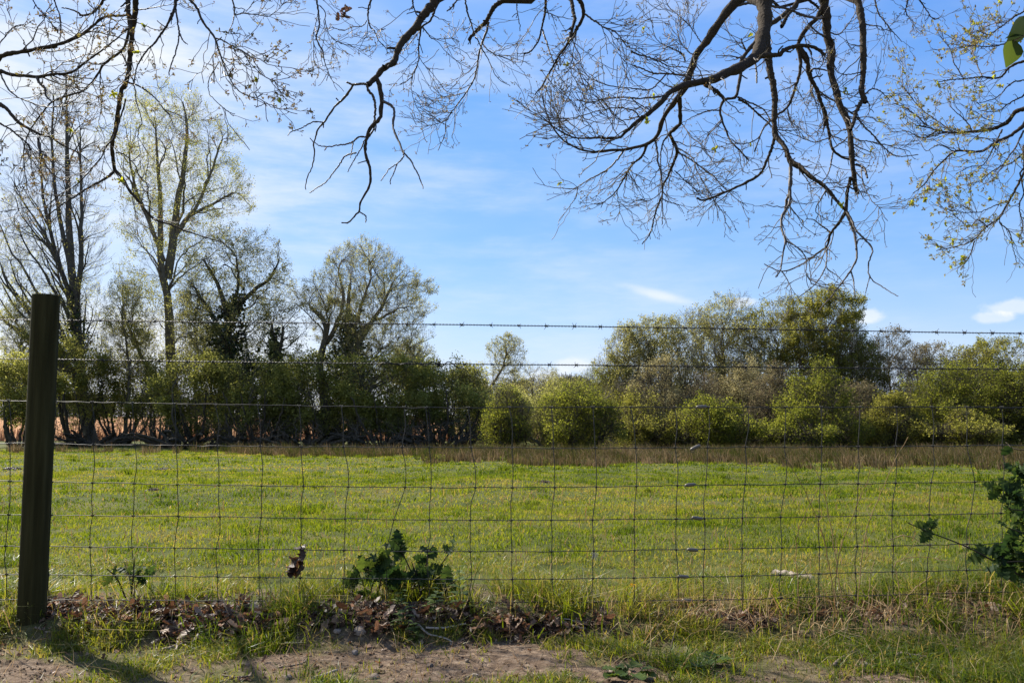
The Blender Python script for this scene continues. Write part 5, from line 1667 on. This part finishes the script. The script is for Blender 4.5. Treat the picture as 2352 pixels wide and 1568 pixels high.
def dock(label, px, py, seed):
    g = np.random.default_rng(seed)
    b = ground_at(px, py)
    root = thing("mallow_plant", label, "weed", b)
    T = leaf_template([.05, .3, .42, .5, .46, .5, .38, .2], 1.0, .3, .1, [0, .05, -.05, .05, -.05, .05, 0, 0])
    n = 16
    a = g.random(n) * 6.28
    r = .045 * np.sqrt(g.random(n))
    c = np.stack([b[0] + np.cos(a) * r, b[1] + np.sin(a) * r, gz(b[0] + np.cos(a) * r, b[1] + np.sin(a) * r) + .008 + .02 * g.random(n)], -1)
    d = np.stack([np.cos(a), np.sin(a), .25 * g.random(n)], -1)
    V, F = scatter(T[0], T[1], c, frames(d, norm(np.array([[0, 0, 1.]]) + g.normal(size=(n, 3)) * .3)), .03 + .02 * g.random(n))
    mb = MB()
    mb.add(V, F, np.repeat(g.random(n) * .6, len(T[0])))
    mb.build("leaves", M["nettle"], root)
    mb = MB()
    q = np.stack([np.stack([b + (c[k] - b) * s for s in (0, .5, 1)]) for k in range(n)])
    V, F = tubes(q, np.full((n, 3), .001), 4)
    mb.add(V, F, .3)
    mb.build("stems", M["nettle"], root)


dock("low rosette of round crinkled leaves on bare soil at bottom right", 1615, 1538, 311)
dock("cluster of round green leaves at the very bottom edge", 1445, 1560, 312)


def dandelion():
    b = ground_at(1453, 1372)
    root = thing("dandelion", "single yellow dandelion flower in the grass behind the fence", "flower", b)
    hd = P(1453, 1347, b[1])
    mb = MB()
    V, F = tubes(resample(np.array([b - [0, 0, .01], (b + hd) / 2 + [.004, 0, 0], hd]), 8)[None], np.full((1, 8), .0016), 6)
    mb.add(V, F, .5)
    mb.build("stalk", M["nettle"], root)
    g = np.random.default_rng(3)
    n = 46
    a = g.random(n) * 6.28
    e = g.random(n) * 1.2
    d = np.stack([np.cos(a) * np.cos(e), np.sin(a) * np.cos(e), np.sin(e) + .15], -1)
    T = leaf_template([.1, .14, .14, .1], 1.0, .1, .1)
    V, F = scatter(T[0], T[1], np.tile(hd, (n, 1)), frames(d, np.tile([[.1, .1, 1.]], (n, 1))), .012 + .006 * g.random(n))
    mb = MB()
    mb.add(V, F, np.repeat(g.random(n), len(T[0])))
    mb.build("flower_head", M["yellow"], root)


dandelion()


def wire_leaf():
    g = np.random.default_rng(13)
    c = fp(685, 1285)
    root = thing("dead_leaf_cluster", "crumpled brown dead leaves caught on the mesh wire left of the holly", "dead leaves", c)
    mb = MB()
    for k, (px, py, s) in enumerate(((700, 1258, .035), (690, 1268, .04), (682, 1280, .05), (688, 1285, .055), (678, 1295, .06), (684, 1300, .05), (674, 1308, .045), (682, 1312, .05), (686, 1290, .05), (690, 1296, .045), (676, 1314, .04))):
        T = leaf_template(np.array([.05, .16, .26, .18, .32, .22, .3, .2, .1]), 1.0, g.uniform(.6, 1.4), g.uniform(.3, .9), g.normal(size=9) * .1)
        d = norm(g.normal(size=(1, 3)) * .6 + np.array([[-.2, 0, -1.]]))
        V, F = scatter(T[0], T[1], fp(px, py - 10, -.006 + g.normal() * .008)[None], frames(d, norm(g.normal(size=(1, 3)))), np.array([s]))
        mb.add(V, F, .05 + .3 * g.random())
    mb.build("leaves", M["litter"], root)
    mb = MB()
    st = fp(np.array([702, 708, 703, 694]), np.array([1262, 1256, 1250, 1252]), -.005)
    V, F = tubes(resample(st, 8)[None], np.full((1, 8), .0014), 5)
    mb.add(V, F, .2)
    mb.build("stalk", M["stick"], root)


wire_leaf()


def wool():
    g = np.random.default_rng(15)
    q = []
    for k in range(60):
        p = fp(1365 + g.normal() * 2, 1268 + g.random() * 14, g.normal() * .003)
        q.append(resample(np.array([p, p + g.normal(size=3) * .004, p + g.normal(size=3) * .007 - [0, 0, .004]]), 5))
    mb = MB()
    V, F = tubes(np.array(q), np.full((60, 5), .0003), 3)
    mb.add(V, F, .6)
    tag(mb.build("wool_tuft", M["wool"], base=fp(1365, 1275)), "wisp of grey wool caught on a mesh wire at the centre", "wool")


wool()


def stalk(name, label, cat, pts, Y, w0, w1, mat, group=None, seed=0, branches=0, base_ground=True, var=.6):
    g = np.random.default_rng(seed)
    pp = np.array(pts, float)
    q = P(pp[:, 0], pp[:, 1], np.full(len(pp), Y) + np.linspace(0, g.normal() * .05, len(pp)))
    if base_ground:
        q[0, 2] = min(q[0, 2], gz(q[0, 0], q[0, 1]))
    q = resample(q, 22)
    q[1:] += g.normal(size=(21, 3)) * .0012
    R = np.linspace(w0, w1, 22)
    mb = MB()
    V, F = tubes(q[None], R[None], 6, True)
    mb.add(V, F, var)
    if branches:
        b, br = grow(q[None], R[None], branches, (.03, .12), (.4, .9), .2, .1, 6, .1, g, .35, 1, None, .7, .0012, .0006)
        V, F = tubes(b, br, 4)
        mb.add(V, F, var)
    o = mb.build(name, M[mat], base=q[0])
    tag(o, label, cat, group)
    return o


GS = "dry plant stalks at the fence"
for k, (lab, pts, Y, br) in enumerate([
    ("dry pale stalk rising through the mesh, branching, right of the log", [(1918, 1405), (1920, 1330), (1930, 1260), (1960, 1180), (1990, 1110), (2000, 1075)], 2.97, 4),
    ("long dry stalk leaning left across the mesh right of the log", [(1920, 1300), (1890, 1230), (1850, 1130), (1815, 1070), (1790, 1030)], 2.98, 4),
    ("kinked pale stalk beside the log with a bent foot", [(1835, 1390), (1832, 1330), (1828, 1245), (1850, 1180), (1880, 1120)], 2.95, 3),
    ("thin upright dry stalk topped with a seed head", [(1965, 1400), (1985, 1240), (2020, 1140), (2060, 1050), (2086, 1003)], 2.96, 2),
    ("thin dry stalk leaning right from the mesh", [(1935, 1290), (1900, 1160), (1870, 1075), (1850, 1050)], 2.99, 3),
    ("dry stalk bowed over and broken beside the right hand holly", [(2070, 1395), (2062, 1330), (2058, 1290), (2110, 1278), (2170, 1286)], 2.94, 3),
    ("reddish cane slanting up towards the right hand holly", [(2045, 1400), (2090, 1362), (2140, 1320)], 2.93, 0),
    ("short pale stalk standing between two mesh wires", [(1995, 1385), (1998, 1330), (2012, 1275)], 2.95, 0),
    ("pale stalk curved over near the second mesh wire from the right", [(2040, 1240), (2080, 1230), (2130, 1250), (2165, 1268)], 2.93, 1)]):
    stalk("dry_stalk", lab, "stalk", pts, Y, .0019, .0009, "straw", GS, 400 + k, br, k not in (8,), .35 + .06 * k)
GA = "long dry grass stems at the bottom right"
for k, (lab, pts) in enumerate([
    ("long arched dry grass stem bending down to the bottom right corner", [(2020, 1432), (2110, 1430), (2200, 1455), (2260, 1500), (2305, 1568)]),
    ("straight bone pale dry stem leaning at the bottom right", [(2188, 1566), (2185, 1510), (2140, 1440), (2117, 1406)]),
    ("bent dry stem standing in the short grass left of the arched ones", [(1980, 1568), (1982, 1520), (1970, 1490), (1940, 1475)]),
    ("thin dry stem lying across bare soil near the round leaved rosette", [(1410, 1508), (1460, 1530), (1520, 1550)]),
    ("short upright dry stem just left of the round leaved rosette", [(1560, 1545), (1580, 1510), (1602, 1490)])]):
    gp = ground_at(*pts[0] if pts[0][1] < 1560 else (pts[0][0], 1560))
    stalk("dry_grass_stem", lab, "grass stem", pts, gp[1] - .02, .0015, .0008, "straw", GA, 430 + k, 0, False, .75)


def stick(label, pts, r, seed, group="sticks on the ground", mat="stick", var=.5, name="fallen_stick", lift=.006):
    g = np.random.default_rng(seed)
    q = np.array([ground_at(px, py) for px, py in pts])
    q[:, 2] = gz(q[:, 0], q[:, 1]) + r * .6 + lift
    q = resample(q, 20)
    q[:, 2] = np.maximum(q[:, 2], gz(q[:, 0], q[:, 1]) + r * .5 + lift * .5)
    q += g.normal(size=q.shape) * r * .15
    R = r * np.linspace(1, .6, 20) * (1 + .1 * g.normal(size=20))
    mb = MB()
    V, F = tubes(q[None], R[None], 9, True)
    mb.add(V, F, np.clip(var + .15 * g.normal(size=len(V)), 0, 1))
    tag(mb.build(name, M[mat], base=q[0]), label, "stick", group)


for k, (lab, pts, r, v) in enumerate([
    ("pale stripped stick lying at the edge of the leaf litter below the holly", [(978, 1447), (1020, 1448), (1070, 1437)], .0045, .98),
    ("pale crooked root curving onto the bare soil below the holly", [(960, 1440), (985, 1462), (1020, 1470), (1040, 1480)], .004, .9),
    ("short pale stick standing out of the leaf litter left of centre", [(405, 1500), (408, 1470), (404, 1462)], .004, .8),
    ("brown stick lying slantwise beside the short pale one", [(370, 1500), (400, 1490), (420, 1484)], .006, .35),
    ("thin forked twig on the grass left of the bare soil", [(425, 1486), (460, 1500), (490, 1502)], .003, .4),
    ("thin dark twig on the bare soil near the left", [(640, 1538), (690, 1530), (705, 1518)], .003, .25),
    ("pale slanting stick at the bottom edge of the bare soil", [(720, 1566), (750, 1555), (775, 1545)], .006, .8),
    ("pale twig on the turf right of the leaf litter", [(1268, 1423), (1310, 1428), (1345, 1440)], .003, .9),
    ("reddish brown stick poking out of the grass at the bottom right", [(1915, 1535), (1935, 1518), (1965, 1500)], .006, .3),
    ("broken brown branch lying in the shade at the bottom right", [(2060, 1510), (2100, 1513), (2135, 1518)], .008, .45),
    ("thin brown stick below the broken branch at the bottom right", [(2065, 1534), (2095, 1528), (2120, 1518)], .004, .3),
    ("orange brown bark strip lying right of the leaf litter", [(1290, 1436), (1320, 1446), (1345, 1450)], .007, .3),
    ("dark curved twig in the grass left of the bare soil", [(510, 1556), (540, 1560), (580, 1558)], .003, .1)]):
    stick(lab, pts, r, 500 + k, var=v)
stick("weathered pale log lying in the grass behind the fence at right", [(1775, 1330), (1820, 1337), (1870, 1343)], .016, 520, None, "stick", .6, "fallen_log", .02)


def stone(label, px, py, w, h, seed, group="stones on the bare soil"):
    g = np.random.default_rng(seed)
    b = ground_at(px, py)
    me = []
    nu, nv = 14, 9
    for i in range(nv):
        th = math.pi * i / (nv - 1)
        for j in range(nu):
            ph = 2 * math.pi * j / nu
            d = np.array([math.sin(th) * math.cos(ph), math.sin(th) * math.sin(ph), math.cos(th)])
            n_ = 1 + .5 * (vnoise(d[0] * 2 + seed, d[1] * 2 + d[2] * 1.7, .9, seed % 13) - .5)
            me.append(np.sign(d) * np.abs(d) ** .8 * n_)
    V = np.array(me) * np.array([w, w * .75, h])
    a = g.random() * 6
    V = V @ np.array([[math.cos(a), -math.sin(a), 0], [math.sin(a), math.cos(a), 0], [0, 0, 1]]) + np.array([b[0], b[1], gz(b[0], b[1]) + h * .25])
    i = np.arange(nu * nv).reshape(nv, nu)
    F = np.stack([i[:-1], i[1:], np.roll(i, -1, 1)[1:], np.roll(i, -1, 1)[:-1]], -1).reshape(-1, 4)
    mb = MB()
    mb.add(V, F, g.random())
    tag(mb.build("stone", M["stone"], base=b, smooth_shade=False), label, "stone", group)


for k, (lab, px, py, w, h) in enumerate([
    ("flat pale stone near the bottom edge of the bare soil", 860, 1556, .018, .008), ("rounded tan stone in the middle of the bare soil", 987, 1530, .012, .008),
    ("tan stone at the upper left of the bare soil", 815, 1500, .012, .009), ("flat grey stone at the left of the bare soil", 662, 1556, .015, .007),
    ("small pale stone at the right side of the bare soil", 1072, 1519, .008, .006), ("small stone at the bottom right of the bare soil", 1092, 1553, .011, .007),
    ("pale broken stone beside the leaf litter at the soil's top edge", 775, 1450, .016, .008), ("smooth brown stone in the leaf litter below the holly", 826, 1452, .022, .015),
    ("white stone lying in the turf at the bottom right", 1985, 1527, .017, .008), ("tan stone in the grass at the right edge under the holly", 2290, 1398, .02, .013),
    ("white stone beside the lowest spray of the right hand holly", 2218, 1262, .025, .02), ("small tan stone between rosette and dirt", 1405, 1545, .009, .007)]):
    stone(lab, px, py, w, h, 600 + k)


def pebbles():
    g = np.random.default_rng(66)
    n = 16000
    x = g.uniform(-2.2, 2.2, n)
    y = g.uniform(2.2, 2.95, n)
    k = g.random(n) < dirt_mask(x, y) * .85 * (.35 + .65 * smooth(.4, .6, fnoise(x, y, .12, 81)))
    x, y = x[k], y[k]
    n = len(x)
    T = np.array([(1, 0, 0), (-.8, .2, 0), (.1, .9, 0), (0, -.8, .1), (.1, 0, .7), (0, .1, -.6)], float)
    F = [np.array([(0, 2, 4), (2, 1, 4), (1, 3, 4), (3, 0, 4), (2, 0, 5), (1, 2, 5), (3, 1, 5), (0, 3, 5)])]
    d = g.normal(size=(n, 3)) * np.array([1, 1, .3])
    s = .0013 + .0075 * g.random(n) ** 6
    V, Fs = scatter(T, F, np.stack([x, y, gz(x, y) + .001], -1), frames(d, np.tile([[0, 0, 1.]], (n, 1))), s)
    mb = MB()
    mb.add(V, Fs, np.repeat(g.random(n), 6))
    tag(mb.build("gravel", M["crumb"], smooth_shade=False), "scattered grit and crumbs of soil on the bare path", "gravel", kind="stuff")


pebbles()


def molehill(label, px, py, r, h, seed):
    g = np.random.default_rng(seed)
    b = ground_at(px, py)
    n = 260
    a, q = g.random(n) * 6.28, g.random(n)
    x, y = b[0] + np.cos(a) * r * np.sqrt(q), b[1] + np.sin(a) * r * np.sqrt(q)
    T = np.array([(1, 0, 0), (-.8, .2, 0), (.1, .9, 0), (0, -.8, .1), (.1, 0, .7), (0, .1, -.6)], float)
    F = [np.array([(0, 2, 4), (2, 1, 4), (1, 3, 4), (3, 0, 4), (2, 0, 5), (1, 2, 5), (3, 1, 5), (0, 3, 5)])]
    V, Fs = scatter(T, F, np.stack([x, y, gz(x, y) + h * (1 - q)], -1), frames(g.normal(size=(n, 3)), g.normal(size=(n, 3))), r * (.07 + .09 * g.random(n)))
    mb = MB()
    mb.add(V, Fs, np.repeat(g.random(n) * .5, 6))
    tag(mb.build("molehill", M["litter"], base=b, smooth_shade=False), label, "molehill", "molehills in the meadow")


molehill("brown molehill just left of the fence post", 28, 1078, .17, .035, 701)
molehill("brown molehill in the meadow right of the post, the farther one", 375, 1080, .17, .035, 702)
molehill("low molehill nearer the fence right of the post", 352, 1126, .08, .02, 703)
molehill("low reddish molehill at the middle of the meadow", 1250, 1107, .12, .02, 704)
molehill("dark molehill beside the ivy clad trees' side of the meadow", 240, 1072, .15, .03, 705)

for o in scene.objects:
    if "_world" in o:
        del o["_world"]
